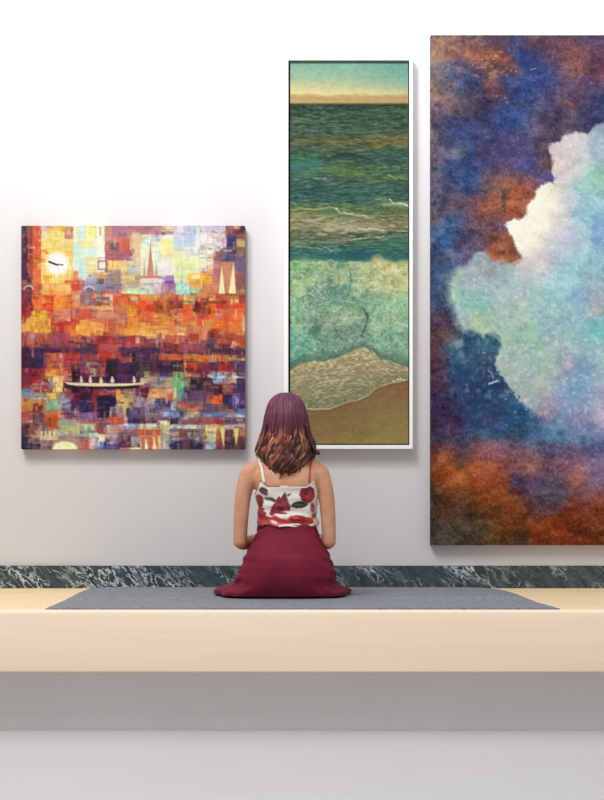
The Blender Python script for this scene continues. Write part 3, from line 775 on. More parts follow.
    stroke([(346, 229), (356, 229.6), (366, 229.2), (384, 231)], '#e0d8bc', 1.5, 0.85, 1, 2.0, 48)
    stroke([(352, 238), (372, 236), (384, 233.6), (408, 231.6)], '#2c4a40', 1.7, 0.85, 1, 2.0, 49)
    stroke([(289, 231), (320, 233.4), (346, 237)], '#3f5646', 1.1, 0.7, 1, 2.0, 50)
    stroke([(350, 240), (372, 237.4), (384, 236)], '#c4c8ac', 1.3, 0.8, 1, 1.6, 51)
    blob(336, 242, 8, 2.6, '#8a7a66', 0.8, 0.5, 52)
    blob(396, 240, 16, 5, '#3a7058', 0.7, 0.4, 53)
    stroke([(289, 246), (305, 247), (325, 248.4), (340, 251)], '#a8bc98', 1.3, 0.8, 1, 2.5, 54)
    blob(352, 255, 26, 5, '#1c525e', 0.7, 0.5, 55)
    # the broken wave
    surf = sstep(258, 266, gy) * sstep(372, 360, gy)

    blob(301, 268, 12, 7, '#6fb078', 0.8, 0.5, 62)
    blob(326, 270, 18, 8, '#9cb48c', 0.6, 0.6, 63)
    blob(385, 268, 24, 9, '#ccc488', 0.85, 0.5, 64)
    blob(378, 261, 10, 7, '#d8c88a', 0.8, 0.5, 164)
    blob(380, 286, 26, 10, '#c0c48c', 0.7, 0.5, 65)
    blob(328, 291, 15, 16, '#5f8a80', 0.7, 0.6, 66)
    blob(341, 295, 8, 11, '#5c8a80', 0.8, 0.5, 67)
    blob(315, 300, 12, 20, '#7d9b90', 0.7, 0.6, 68)
    blob(320, 326, 24, 16, '#6f8874', 0.8, 0.5, 69)
    blob(336, 338, 26, 13, '#64887a', 0.6, 0.5, 70)
    blob(300, 288, 10, 14, '#a5c48e', 0.6, 0.5, 71)
    blob(300, 338, 14, 18, '#63b096', 0.75, 0.6, 72)
    blob(298, 326, 7, 8, '#a8c698', 0.7, 0.5, 73)
    blob(350, 316, 12, 10, '#a9ba94', 0.85, 0.4, 74)
    blob(358, 326, 9, 12, '#6f9c8c', 0.7, 0.4, 75)
    blob(388, 307, 18, 10, '#9cc8a0', 0.8, 0.4, 76)
    blob(374, 322, 6, 8, '#b2cc9c', 0.8, 0.4, 77)
    blob(392, 338, 16, 18, '#76aa8e', 0.7, 0.6, 78)
    blob(374, 345, 14, 10, '#6b9a84', 0.7, 0.5, 79)
    stroke([(351, 269), (350, 278), (353, 283)], '#5a7a64', 1.2, 0.7, 1, 2, 80)
    stroke([(364, 310), (367.5, 316), (367, 322), (364, 329), (362, 337)], '#3a5c50', 2.0, 0.85, 1.2, 2, 81)
    stroke([(289, 262), (310, 263), (330, 260.5), (346, 264), (362, 262)], '#c8d0a4', 1.4, 0.8, 1, 2.5, 82)
    # thick paint: swirled lights and darks laid over the patches
    qx = gx + 5 * fbm(gx / 9, gy / 9, 261, 3); qy = gy + 5 * fbm(gx / 9, gy / 9, 264, 3)
    mt = fbm(qx / 5.5, qy / 3.6, 61, 5, 0.65)
    img = img + (surf * 0.26 * mt)[..., None] * np.array([1.0, .93, .78])
    hl = sstep(0.16, 0.42, fbm(qx / 4.0, qy / 2.2, 267, 4, 0.65))
    img = mixc(img, hl * surf * 0.45, '#c9d3a2')
    dp = sstep(0.16, 0.42, fbm(qx / 4.5, qy / 3.2, 271, 4, 0.65)) * sstep(400, 350, gx + (gy - 300) * -.4)
    img = mixc(img, dp * surf * 0.5, '#4b7268')
    ye = sstep(0.1, 0.5, fbm(qx / 9, qy / 5, 274, 3)) * sstep(300, 285, gy)
    img = mixc(img, ye * surf * 0.4, '#cbd08c')
    stroke([(364, 309), (367.5, 316), (368, 321), (365, 329), (362, 337)], '#35564c', 2.4, 0.9, 1.4, 1.2, 81)
    stroke([(350, 270), (351, 280), (350, 290), (344, 300)], '#4f7a6c', 1.6, 0.7, 1.4, 2, 82)
    # spatter
    rs = np.random.RandomState(8)
    sp = sstep(0.28, 0.5, vnoise(gx / 0.85, gy / 0.85, 83) * 0.8 + 0.35 * fbm(gx / 9, gy / 9, 84, 2))
    img = mixc(img, sp * surf * 0.4, '#d8dcbc')
    sp = sstep(0.3, 0.55, vnoise(gx / 0.95, gy / 0.95, 85) * 0.8 + 0.35 * fbm(gx / 9, gy / 9, 86, 2))
    img = mixc(img, sp * surf * 0.4, '#47685e')
    pts = np.stack([rs.normal(319, 4, 60), rs.normal(287, 11, 60)], 1)
    for (cx, cy) in pts:
        img = mixc(img, np.clip(1.3 - np.hypot((gx - cx) / 1.1, (gy - cy) / 0.8), 0, 1) * 0.7, '#c4d0c4')
    # foam on the sand
    top = np.interp(gx, [289, 300, 312, 325, 340, 352, 365, 372, 380, 395, 409], [371, 363.5, 361, 361.5, 357, 351.5, 347.5, 351, 358.5, 362, 367.5])
    top = top + 1.3 * fbm(gx / 5, gy / 9, 91, 3)
    img = mixc(img, sstep(top - 9, top - 1, gy) * sstep(top + 2, top, gy) * 0.6, '#48685c')
    edge = np.interp(gx, [289, 300, 308, 320, 330, 338, 346, 354, 362, 368, 374, 380, 388, 398, 409], [409.5, 409.6, 409.4, 409.8, 409.2, 406, 402.6, 401.6, 398.5, 396, 390.5, 386.6, 384, 382.3, 379.6])
    edge = edge + 0.5 * fbm(gx / 4, gy / 20, 92, 2)
    fm = sstep(top - 0.6, top + 0.8, gy)
    dep = np.clip((gy - top) / np.maximum(edge - top, 1), 0, 1)
    base = hexc('#a89c76') * (1 - dep[..., None]) + hexc('#7a7c5c') * dep[..., None]
    sw = fbm(gx / 3.6, (gy - 0.25 * np.abs(gx - 362)) / 1.2, 93, 5, 0.62)
    base = base + 0.09 * sw[..., None]
    base = mixc(base, sstep(0.02, 0.45, sw) * (1 - 0.8 * dep), '#ded0a6')
    base = mixc(base, sstep(0.15, 0.55, -sw) * 0.6, '#61654e')
    img = img * (1 - fm[..., None]) + base * fm[..., None]
    # sand
    sd = sstep(edge - 0.5, edge + 0.8, gy)
    q = np.clip((gy - edge) / 50, 0, 1)[..., None]
    sand = hexc('#7d6340') * (1 - q) + hexc('#8b7a48') * q
    rt = (sstep(375, 405, gx) * sstep(410, 388, gy))[..., None]
    sand = sand * (1 - 0.6 * rt) + hexc('#8a5f3e') * 0.6 * rt
    sand = mixc(sand, sstep(20, 55, gy - edge) * sstep(330, 300, gx) * 0.4, '#84794c')
    sand = sand + (0.03 * fbm(gx / 8, gy / 3, 94, 4) + 0.02 * vnoise(gx / 0.8, gy / 0.8, 95))[..., None]
    img = img * (1 - sd[..., None]) + sand * sd[..., None]
    ln = np.clip(1.2 - np.abs(gy - edge) / 0.9, 0, 1) * (0.65 + 0.35 * vnoise(gx / 5, gy / 9, 96))
    img = mixc(img, ln, '#d6c8a0')
    img = mixc(img, np.clip(1 - np.abs(gy - edge - 2.0) / 1.0, 0, 1) * 0.5, '#62502f')
    for cx, cy in ((398, 380), (401, 379.4), (394, 381.6), (404, 380.6)):
        img = mixc(img, np.clip(1.3 - np.hypot((gx - cx) / 1.4, (gy - cy) / 0.9), 0, 1), '#ece4cc')
    img = img + (0.035 * vnoise(gx / 0.8, gy / 0.8, 97))[..., None]
    return np.clip(img, 0, 1)


# ------------------------------------------------------------------ painting of the cloud: daubs of colour x y rrggbb
CLOUD = """433 40 8a6a60 445 40 9a7468 433 50 b08a70 445 48 a87c68 455 50 8a5c54 470 55 a0644c 480 58 8a5448 490 62 9a5a40 500 60 8a5040 510 45 4a3c5c 490 40 5c4454 470 40 6a5058
433 70 8a7878 445 75 7a7078 455 75 5a6488 463 65 44446c 470 75 3a4470 480 70 44406a 500 70 6a4850 514 67 8a5048 433 90 a8806c 445 90 7a6870 460 90 48507a 475 90 3c3a60 493 85 7a4a48 497 95 6a4048 510 80 2c3c78
433 110 6a5060 450 105 786064 465 108 5a4858 480 105 3c3450 500 105 303c6c 514 100 2c4078 435 125 5a4a5c 450 125 3c4470 465 125 34406c 485 122 3a4068 510 122 304880
520 40 44406a 535 40 7a4c50 550 42 6a4450 565 45 74485a 580 40 44406c 595 40 5a4058 520 55 2c4280 535 60 2a3a74 550 55 604460 565 55 7a4c54 575 52 8a5040 590 55 643c54 600 60 6a4054 530 75 304888 545 75 3a4c88 560 70 644a6c 572 74 98605c 590 70 6a4050 600 75 6c4054
525 90 2c4480 545 85 384a88 565 85 504c78 580 85 60465c 595 90 4c3c60 520 105 304478 535 105 3a4474 550 100 504470 570 98 6a4c58 585 95 484068 600 100 34406c 520 120 3a5088 533 120 6a6484 545 118 5a4a60 555 115 3c3450 570 120 605064 585 115 403c60
433 135 6c5a68 445 140 3c4870 460 135 3a5080 475 135 40426e 490 140 40406c 510 140 4c4470 435 155 584e64 452 152 8a8090 465 150 34507c 480 155 443c64 500 150 48447a 512 150 504878 435 175 585a74 455 170 2c4474 470 170 34568c 485 165 444074 505 165 5c4c70
435 190 5a5468 450 190 4a4c70 470 190 34466c 490 180 685058 505 190 a06448 513 197 b8653a 500 185 7a5450 435 205 4a4a64 455 205 6a4e5c 475 205 684850 490 207 a05c44 485 215 8a5040 500 210 7a5048 510 207 a85c3c 435 222 6a5a64 455 218 3a5484 445 228 4a6c94 470 220 644858 490 225 6a4a58 503 224 705070
525 140 4c4474 540 140 5c4860 550 135 54405c 520 160 4c4880 535 160 50508c 545 150 5c4c60 548 165 6a4a44 520 180 705460 535 175 4c4c84 545 178 56528a 522 190 b05a40 530 188 a85844 518 205 b0623c 524 212 8a4c3c 516 216 9a5438
433 235 3c5c90 447 235 3464a0 462 235 4a4c70 480 240 684c58 495 240 7c4c44 505 245 a05c3c 500 255 b06438 512 250 8a4c34 433 255 34466c 450 252 506088 467 248 605878 433 275 3c5478 443 275 4a6084 433 300 304464 442 300 3c5470 433 325 4a3448 442 320 443448
433 340 4a2c34 442 340 54303c 450 338 5a5454 433 360 542c34 445 360 343454 433 380 3c2440 445 382 44304c 433 400 342044 445 400 302c50 433 420 3c2038 450 415 3c2c50 455 422 4a2848
460 345 7a9094 470 340 1c4c64 480 343 3c6c84 493 343 34707c 490 352 6aa0a0 475 352 40586c 465 355 1c4870 475 362 646c84 485 362 44506c 462 370 1c4a7c 480 378 2c4470 492 372 2c3c60 455 355 2c5c78 455 375 284870 465 390 343c60 480 392 203c68 495 390 2c4c74 508 392 284870
460 405 3a2c58 475 405 1c4068 490 405 2c406c 505 400 38587c 515 410 2c5c84 470 420 1c3c60 490 420 404060 510 420 1c4c74 518 425 204c70 535 428 3c6488 555 433 5088a4 575 435 5c7ca0 595 437 7484a8 602 445 545484
433 435 34304c 450 437 5a4c60 465 435 304064 485 433 34587c 505 433 3c5c80 433 447 3c2838 445 452 7a4844 460 448 5a3c50 475 448 6c4450 490 455 8a5864 505 447 7a5870 433 463 7c3c1c 445 463 9a5028 455 465 80441c 463 462 4c3434 475 467 a04c1c 490 472 984a24 492 466 b86c50 505 465 804440
440 478 a44c18 455 480 b05820 463 484 c06838 480 482 98481c 500 480 88401c 433 478 382420 435 495 402c20 450 492 5a3418 470 492 4c2c14 480 498 7c3c14 500 498 7c4014 510 505 8a4010 435 510 382820 452 510 542c18 475 510 40280c 495 512 502c0c
435 530 343430 450 520 443c30 442 535 5a4838 460 532 4c4030 480 528 443420 497 525 6c481c 505 530 603414 435 542 28282c 470 540 302420 500 542 443014
520 435 2c5070 535 440 406484 520 450 6c5464 530 447 745c70 550 447 544c70 570 450 6c587c 590 450 50507c 520 465 7c4c50 528 467 9a6860 545 465 64485c 560 465 785060 580 460 8a6474 595 465 706084
520 480 443450 540 480 5c4460 560 478 604c64 574 477 a8685c 570 483 744848 590 480 806078 602 480 8c7090 520 492 48304c 545 492 50485c 560 490 5c5464 580 492 784c58 600 495 7c4850 520 507 5c3020 535 507 503440 550 505 4c3840 575 508 702c14 600 505 743418
520 522 6c3808 540 522 7c3818 555 522 7c300c 575 522 602810 600 522 6c3010 520 538 382414 545 538 602808 570 540 682c08 600 538 5c2c10
600 125 98acc0 455 275 b0c4b4 465 270 a8bcbc 480 262 a8b8b8 475 258 98b4c0 485 253 8c98a4 495 268 a0a8a8 505 275 a8c4bc 515 280 b0d4cc 452 290 b0d0b8 470 285 a8bcbc 485 290 a4c4c4 500 290 acccc4 465 300 98d0b8 480 305 88ccb8 500 305 a8c8bc 458 315 98b4b8 475 320 b4d0a8 490 320 a8cca8 510 320 a8c8b4 460 328 a8bcac
565 137 d8d4d0 580 136 d4d4d0 595 140 b0c8d0 557 147 d8ccc8 570 155 d4d0c8 585 160 c8d8d4 600 150 a8c4d0 560 165 ecd8c8 575 170 d8d0c8 590 175 acdcc4 602 175 98d4b4 557 178 d0ccd4 545 190 f4ecdc 538 195 f8f0e0 560 190 d8d8d0 580 185 a8dcd4 600 190 a0d4c0 533 208 f8f0e0 550 205 ece4d8 570 200 ccd4d4 590 205 a0d8d8 602 205 a0d8e0
520 225 faf0e0 512 227 faf0e0 540 222 f8f0e4 560 222 d8d8d4 580 218 98ccd8 600 225 88c0dc 525 240 f8f0e4 540 240 e4dcd8 552 240 c8d4cc 565 238 c4c4dc 580 240 b8d4d4 600 235 88b4d8 530 255 dcd8d0 545 262 dcd0c8 560 255 b8ccd4 575 258 b0d8dc 595 255 98d0d8 525 270 c4c4c4 540 275 c4d8d0 560 275 a8d8d8 575 272 98d4d4 590 275 a0c8cc 602 275 90c0c8
520 295 b8ccc4 535 295 a8d4c4 550 290 98d0cc 565 288 a4dcdc 580 298 90b8d0 600 295 a8b8c4 520 315 a8ccb4 540 312 98ccc4 560 315 98ccc4 580 310 98ccd0 597 308 b8c0bc 550 325 98c0c8 600 325 78c4c4
520 340 a4ccb4 505 345 a8ccb0 535 340 a0d4b4 555 340 a8c8c0 580 340 98c8c4 600 335 70c8c4 505 360 a8c4b0 520 355 a8ccb8 545 355 a4ccb4 565 355 a4bcbc 585 355 94bcc8 602 350 a8ccc8 520 368 a8c0b8 510 375 a8c0b4 535 370 a0c0bc 550 375 b0c8b8 565 368 a8a4b8 580 370 78a4c0 600 370 98bcc4 530 390 b4c4b4 545 385 b8c4b0 560 388 8cacc8 580 388 80b0d0 600 390 a8b4c8
532 402 a0b8bc 550 400 a49cac 565 402 8cacc8 585 402 88a8c0 600 405 b4b4cc 542 412 988ca0 560 414 7890b4 580 418 948cb0 600 415 c0b8d0 590 425 8088b0"""
CLOUD_EDGE = [(604, 122), (594, 127), (588, 133), (575, 132), (566, 134), (561, 141), (552, 143), (549, 148), (551, 156), (554, 163), (552, 172), (555, 178), (553, 183),
              (545, 183), (539, 186), (536, 192), (533, 198), (527, 205), (527, 213), (522, 219), (515, 219), (508, 221), (506, 225), (509, 232), (514, 240), (517, 248), (519, 258), (514, 263),
              (505, 262), (495, 260), (489, 256), (485, 250), (476, 252), (470, 258), (467, 265), (458, 268), (451, 275), (447, 290), (449, 300), (453, 312), (456, 322), (461, 330),
              (463, 334), (472, 331), (481, 336), (484, 340), (487, 334), (495, 334), (500, 342), (499, 352), (494, 358), (496, 368), (502, 378), (510, 386), (515, 394), (522, 403), (530, 412), (545, 421),
              (565, 428), (604, 432), (640, 432), (640, 122)]


def paint_cloud(x1):
    x0, y0, y1 = 430.6, 35.2, 545.2
    w, h = int((x1 - x0) * 1.12), int((y1 - y0) * 1.12)
    gx0, gy = np.meshgrid(np.linspace(x0, x1, w), np.linspace(y0, y1, h))
    gx = 604 - np.abs(604 - gx0)          # the part out of the frame carries the composition on
    t = CLOUD.split()
    P = np.array([(float(t[i]), float(t[i + 1])) for i in range(0, len(t), 3)])
    C = np.array([hexc(t[i + 2]) for i in range(0, len(t), 3)])
    lightp = poly_mask(P[:, 0][None], P[:, 1][None], CLOUD_EDGE)[0] > 0
    wx = gx + 6.0 * fbm(gx0 / 20, gy / 20, 101, 5)
    wy = gy + 6.0 * fbm(gx0 / 20, gy / 20, 111, 5)

    def field(sel):
        Ps, Cs = P[sel], C[sel]
        num = np.zeros(gx.shape + (3,)); den = np.full(gx.shape, 1e-12)
        for (px, py), c in zip(Ps, Cs):
            d2 = (wx - px) ** 2 + (wy - py) ** 2
            k = np.exp(-d2 / (2 * 6.6 ** 2)) + 1e-3 / (1 + d2 / 30.0) ** 2
            num += k[..., None] * c; den += k
        return num / den[..., None]

    dark, light = field(~lightp), field(lightp)
    wq = 3.4 + 2.2 * sstep(355, 375, gy)
    sd = poly_mask(gx + wq * fbm(gx0 / 5, gy / 5, 121, 5, .6), gy + wq * fbm(gx0 / 5, gy / 5, 131, 5, .6), CLOUD_EDGE)
    soft = 1.3 + 9.0 * sstep(405, 430, gy) + 3.5 * sstep(245, 275, gy) * sstep(340, 320, gy)
    m = np.clip(sd / soft * 0.5 + 0.5, 0, 1)[..., None]
    img = dark * (1 - m) + light * m

    def stroke(pts, col, wd, a, soft=0.8):
        nonlocal img
        img = mixc(img, np.clip((wd / 2 - line_dist(gx, gy, pts)) / soft + 0.5, 0, 1) * a, col)

    # rough paint: broken highlights and grain, strongest in the dark half
    dk = 1 - m[..., 0]
    lum = img.mean(-1, keepdims=True)
    img = lum + (img - lum) * (1.02 * dk + 0.95 * (1 - dk))[..., None]
    img = img * (1 - 0.05 * sstep(.9, .7, lum[..., 0]) * (1 - dk))[..., None]
    qx = gx0 + 1.2 * fbm(gx0 / 8, gy / 8, 241, 3); qy = gy + 1.2 * fbm(gx0 / 8, gy / 8, 244, 3)
    gr = 0.6 * fbm(qx / 2.0, qy / 1.8, 141, 3, 0.7) + 0.5 * vnoise(gx0 / 1.0, gy / 1.0, 148)
    big = fbm(qx / 9, qy / 6, 247, 4, 0.6)
    rid = 1 - np.abs(fbm(qx / 5, qy / 5, 251, 3)) * 4
    img = img + (gr * (0.15 * dk + 0.06 * (1 - dk)) + big * (0.13 * dk + 0.09 * (1 - dk)))[..., None] * np.array([1.0, 0.93, 0.92])
    img = mixc(img, np.clip(rid - .6, 0, 1) * np.clip(.2 + fbm(gx0 / 12, gy / 12, 258, 3) * 2, 0, 1) * (0.55 * dk), '#8f8496')
    img = mixc(img, np.clip(fbm(qx / 8, qy / 7, 257, 4) - .1, 0, .5) * 1.0 * dk * sstep(470, 430, gy), '#1c2036')
    img = mixc(img, np.clip(fbm(qx / 3, qy / 3, 254, 3) - .15, 0, .5) * 0.9 * (1 - dk) , '#e4ece6')
    img = mixc(img, np.clip(fbm(qx / 7, qy / 6, 255, 4, .6) - .1, 0, .5) * 1.1 * (1 - dk) * sstep(.88, .72, lum[..., 0]), '#6f98a6')
    img = img + (0.045 * fbm(gx0 / 11, gy / 7, 151, 3))[..., None] * np.array([1.0, 0.4, -0.3]) * dk[..., None]
    img = img + (0.03 * vnoise(gx0 / 0.9, gy / 0.9, 161))[..., None]
    cop = sstep(0.18, 0.5, fbm(gx0 / 4.5, gy / 4.0, 171, 4)) * dk
    zone = sstep(60, 20, np.hypot(gx - 452, (gy - 55) * 1.1)) + sstep(26, 10, np.hypot(gx - 492, gy - 62)) + 0.7 * sstep(40, 10, np.hypot(gx - 508, (gy - 205))) + 0.5 * sstep(40, 10, np.hypot(gx - 572, gy - 72))
    img = mixc(img, np.clip(cop * zone, 0, 1) * 0.6, '#c98a66')
    edge_l = sstep(14, 2, gx0 - x0) * sstep(0.0, 0.5, fbm(gx0 / 3, gy / 5, 181, 4)) * sstep(300, 220, gy)
    img = mixc(img, edge_l * 0.5, '#a88c84')
    # copper flakes
    rs = np.random.RandomState(5)
    for _ in range(34):
        cx, cy = rs.normal(489, 10), rs.normal(60, 5)
        img = mixc(img, np.clip(1.2 - np.hypot((gx0 - cx) / rs.uniform(1, 3), (gy - cy) / rs.uniform(.6, 1.6)), 0, 1) * 0.7, rs.choice(['#c98048', '#b86c44', '#d8a070', '#6a3434']))
    for _ in range(18):
        cx, cy = rs.normal(466, 4), rs.normal(54, 5)
        img = mixc(img, np.clip(1.2 - np.hypot((gx0 - cx) / rs.uniform(1, 2), (gy - cy) / rs.uniform(.6, 1.8)), 0, 1) * 0.6, rs.choice(['#c08058', '#d09468', '#8a4c40']))
    for cx, cy in ((516, 71), (511, 70.5), (496.5, 96), (505, 98), (507, 102.5), (533, 69), (535, 68.5), (531, 70), (591.5, 83)):
        img = mixc(img, np.clip(1.3 - np.hypot((gx0 - cx) / 1.1, (gy - cy) / 0.8), 0, 1) * 0.8, '#e0b89c')
    stroke([(575, 74), (572, 66), (568, 58)], '#b07060', 1.4, 0.5, 1.5)
    pale = sstep(.80, .90, lum)
    img = img * np.where(dk[..., None] < .5, np.array([1.03, 1.01, 1.04]) * (1 - pale) + np.array([1.07, 1.065, 1.03]) * pale, 1.0)
    wave = sstep(34, 20, np.hypot((gx - 484) * 0.9, (gy - 385) * 0.62)) * dk
    img = mixc(img, wave * 0.45, '#1d3c62')
    for k, (cx, cy, r) in enumerate(((470, 341, 8), (493, 344, 7), (480, 350, 6), (474, 360, 5), (487, 362, 6), (466, 352, 6), (499, 385, 5), (511, 398, 6), (480, 374, 5), (468, 375, 6))):
        q = np.hypot(gx - cx + 4.5 * fbm(gx0 / 6, gy / 6, 400 + k, 4), gy - cy + 4.5 * fbm(gx0 / 6, gy / 6, 420 + k, 4))
        ar = np.clip(1.3 - np.abs(q - r) / 0.9, 0, 1) * sstep(2, -4, gy - cy) * dk * np.clip(.3 + 1.6 * fbm(gx0 / 5, gy / 5, 440 + k, 3), 0, 1)
        img = mixc(img, ar * 0.6, '#86a6b4')
        img = mixc(img, np.clip(1 - q / r, 0, 1) * 0.35 * dk, '#12324e')
    # crests and white nicks in the dark wave
    stroke([(461, 336), (466, 331), (475, 332), (481, 338), (484, 341), (487, 335), (493, 332.5), (499, 337), (500.5, 346), (497, 354), (491, 357)], '#1d5068', 2.6, 0.35, 2.6)
    stroke([(489, 383.8), (497.5, 380.8)], '#d4d8e4', 1.4, 0.95)
    stroke([(488, 370), (492, 374), (493, 378)], '#a8acc4', 1.3, 0.8)
    img = mixc(img, np.clip(poly_mask(gx0, gy, [(464, 392.5), (467, 386), (470, 392)]) / 1.0 + 0.5, 0, 1) * 0.6, '#8088a4')
    img = mixc(img, np.clip(poly_mask(gx0, gy, [(454, 342), (462, 339), (463, 346), (456, 350)]) / 1.5 + 0.5, 0, 1) * 0.6, '#9a9ca4')
    for cx, cy in ((506, 399), (526, 409.5), (484, 353), (508, 392), (515, 412)):
        img = mixc(img, np.clip(1.3 - np.hypot((gx0 - cx) / 1.6, (gy - cy) / 1.0), 0, 1) * 0.7, '#a8c0d0')
    blob = sstep(0.1, 0.5, fbm(gx0 / 5.5, gy / 5.5, 191, 4)) * sstep(50, 25, np.hypot((gx - 482) * 1.0, (gy - 372) * 0.8)) * dk
    img = mixc(img, blob * 0.5, '#7890a4')
    return np.clip(img, 0, 1)


# ------------------------------------------------------------------ hang the paintings
PY = WALL_Y - 0.046        # front of the canvases


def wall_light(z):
    """how much the wash of the picture spots adds up the wall; canvas colours are divided by it to cancel that light"""
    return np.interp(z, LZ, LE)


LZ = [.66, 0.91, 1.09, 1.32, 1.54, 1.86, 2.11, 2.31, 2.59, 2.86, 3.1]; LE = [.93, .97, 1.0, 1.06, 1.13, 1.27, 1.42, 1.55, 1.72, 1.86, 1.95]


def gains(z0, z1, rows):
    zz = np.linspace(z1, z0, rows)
    return (1.0 / wall_light(zz))[:, None, None]  # light compensation put into the paint: darker towards the top


img = paint_city()
x0, x1, z0, z1 = X(21.2, PY), X(244.9, PY), Z(449.2, PY), Z(225.8, PY)
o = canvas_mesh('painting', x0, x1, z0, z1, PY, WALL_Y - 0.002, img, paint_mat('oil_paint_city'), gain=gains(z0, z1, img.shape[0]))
tag(o, 'square unframed painting of orange blocks with a clock tower and a rowing boat', 'painting', 'paintings on the gallery wall')

# the shore, in a white floating frame
FY = WALL_Y - 0.056
root = empty('painting', (0, WALL_Y, 0))
tag(root, 'tall narrow painting of green sea and sandy shore in a white frame', 'painting', 'paintings on the gallery wall')
fx0, fx1, fz0, fz1 = X(283.9, FY), X(412.8, FY), Z(449.0, FY), Z(55.9, FY)
ix0, ix1, iz0, iz1 = X(288.3, FY), X(409.5, FY), Z(445.0, FY), Z(60.2, FY)
bm = bmesh.new()
yb, yf = -0.002, FY - WALL_Y
outer = [(fx0, fz0), (fx1, fz0), (fx1, fz1), (fx0, fz1)]
inner = [(ix0, iz0), (ix1, iz0), (ix1, iz1), (ix0, iz1)]
R = []
for ring, y in ((outer, yb), (outer, yf), (inner, yf), (inner, yb - 0.004)):
    R.append([bm.verts.new((x, y, z)) for x, z in ring])
for a, b in ((0, 1), (1, 2), (2, 3)):
    for i in range(4):
        bm.faces.new((R[a][i], R[a][(i + 1) % 4], R[b][(i + 1) % 4], R[b][i]))
for i in range(4):
    bm.faces.new((R[3][i], R[3][(i + 1) % 4], R[0][(i + 1) % 4], R[0][i]))
M_WHITE = noise_mat('white_lacquer', (0.86, 0.86, 0.86, 1), (0.885, 0.885, 0.885, 1), nscale=4, rough=0.4)
bmesh.ops.bevel(bm, geom=[e for e in bm.edges if all(abs(v.co.y - yf) < 1e-6 for v in e.verts)], offset=0.0012, segments=2, affect='EDGES')
bm_obj('frame', bm, M_WHITE, root)
M_GAP = noise_mat('black_lining', lin('#23302b'), lin('#2c3832'), nscale=20, rough=0.8)
bm = bmesh.new()
add_box(bm, ix0 - 0.0015, ix1 + 0.0015, -0.012, -0.004, iz0 - 0.0015, iz1 + 0.0015)
bm_obj('backing_board', bm, M_GAP, root)
img = paint_sea()
SY = WALL_Y - 0.041
x0, x1, z0, z1 = X(290.2, SY), X(408.2, SY), Z(443.6, SY), Z(61.9, SY)
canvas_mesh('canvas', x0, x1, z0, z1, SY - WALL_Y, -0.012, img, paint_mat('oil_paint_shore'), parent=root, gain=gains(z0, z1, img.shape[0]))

XR = 690.0
img = paint_cloud(XR)
x0, x1, z0, z1 = X(430.7, PY), X(XR, PY), Z(545.2, PY), Z(35.2, PY)
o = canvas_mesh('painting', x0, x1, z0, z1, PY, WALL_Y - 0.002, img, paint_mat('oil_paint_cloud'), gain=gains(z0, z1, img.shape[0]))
tag(o, 'very large unframed painting of a white and turquoise cloud in dark blue and rust', 'painting', 'paintings on the gallery wall')


# ------------------------------------------------------------------ the seated woman, seen from behind
PX, PYY = -0.061, 6.60
person = empty('person', (PX, PYY, MAT_Z))
tag(person, 'woman with wavy auburn hair seated on the mat, in rose-print camisole and burgundy skirt', 'person')
K = 0.004056                     # metres per frame pixel at her depth


def lx(px): return (px - 287) * K
def lz(py): return 0.434 - (py - 490) * K


def ellipsoid(bm, c, r, rot=None, seg=24, rings=14):
    m = Matrix.Translation(c) @ (rot.to_4x4() if rot else Matrix.Identity(4)) @ Matrix.Diagonal((r[0], r[1], r[2], 1))
    bmesh.ops.create_uvsphere(bm, u_segments=seg, v_segments=rings, radius=1, matrix=m)


def capsule_chain(bm, pts, radii, seg=16):
    """tapered limb: smooth tube through the joints with rounded ends"""
    pts = [Vector(p) for p in pts]
    P, Rr = [], []
    n = len(pts)
    for i in range(n - 1):
        for k in range(6):
            t = k / 6
            p0 = pts[max(i - 1, 0)]; p1 = pts[i]; p2 = pts[i + 1]; p3 = pts[min(i + 2, n - 1)]
            q = 0.5 * ((2 * p1) + (p2 - p0) * t + (2 * p0 - 5 * p1 + 4 * p2 - p3) * t * t + (3 * p1 - p0 - 3 * p2 + p3) * t ** 3)
            P.append(q); Rr.append(radii[i] * (1 - t) + radii[i + 1] * t)
    P.append(pts[-1]); Rr.append(radii[-1])
    tube(bm, P, Rr, seg)
    ellipsoid(bm, P[0], (Rr[0],) * 3, seg=12, rings=8)
    ellipsoid(bm, P[-1], (Rr[-1],) * 3, seg=12, rings=8)


def tube(bm, P, Rr, seg=8, flat=1.0, out=None):
    rings = []
    up = Vector((0, 0, 1))
    prev = None
    for i, p in enumerate(P):
        a = P[max(i - 1, 0)]; b = P[min(i + 1, len(P) - 1)]
        t = (b - a)
        if t.length < 1e-7: t = Vector((0, 0, 1))
        t.normalize()
        if prev is None:
            s = t.cross(up)
            if s.length < 1e-3: s = t.cross(Vector((1, 0, 0)))
        else:
            s = prev - t * prev.dot(t)
        s.normalize(); prev = s
        u = t.cross(s)
        r = Rr[i]
        ring = []
        for k in range(seg):
            an = 2 * math.pi * k / seg
            ring.append(bm.verts.new(p + s * (r * math.cos(an)) + u * (r * flat * math.sin(an))))
            if out is not None: out.append(i)
        rings.append(ring)
    for a, b in zip(rings[:-1], rings[1:]):
        for k in range(seg):
            bm.faces.new((a[k], a[(k + 1) % seg], b[(k + 1) % seg], b[k]))
    bm.faces.new(rings[0][::-1]); bm.faces.new(rings[-1])


# torso: z, half width, half depth, centre y
TORSO = [(0.012, .110, .075, -.01), (0.03, .140, .100, -.012), (.09, .158, .118, -.012), (.15, .148, .112, -.010), (.21, .126, .098, -.008), (.265, .119, .088, 0.0), (.30, .115, .084, .004),
         (.35, .112, .088, .006), (.40, .119, .096, .004), (.44, .129, .098, 0.0), (.475, .140, .092, -.004), (.505, .138, .080, -.010), (.53, .110, .064, -.016), (.552, .074, .054, -.018),
         (.575, .053, .050, -.014), (.61, .049, .050, -.004), (.66, .049, .050, .006)]


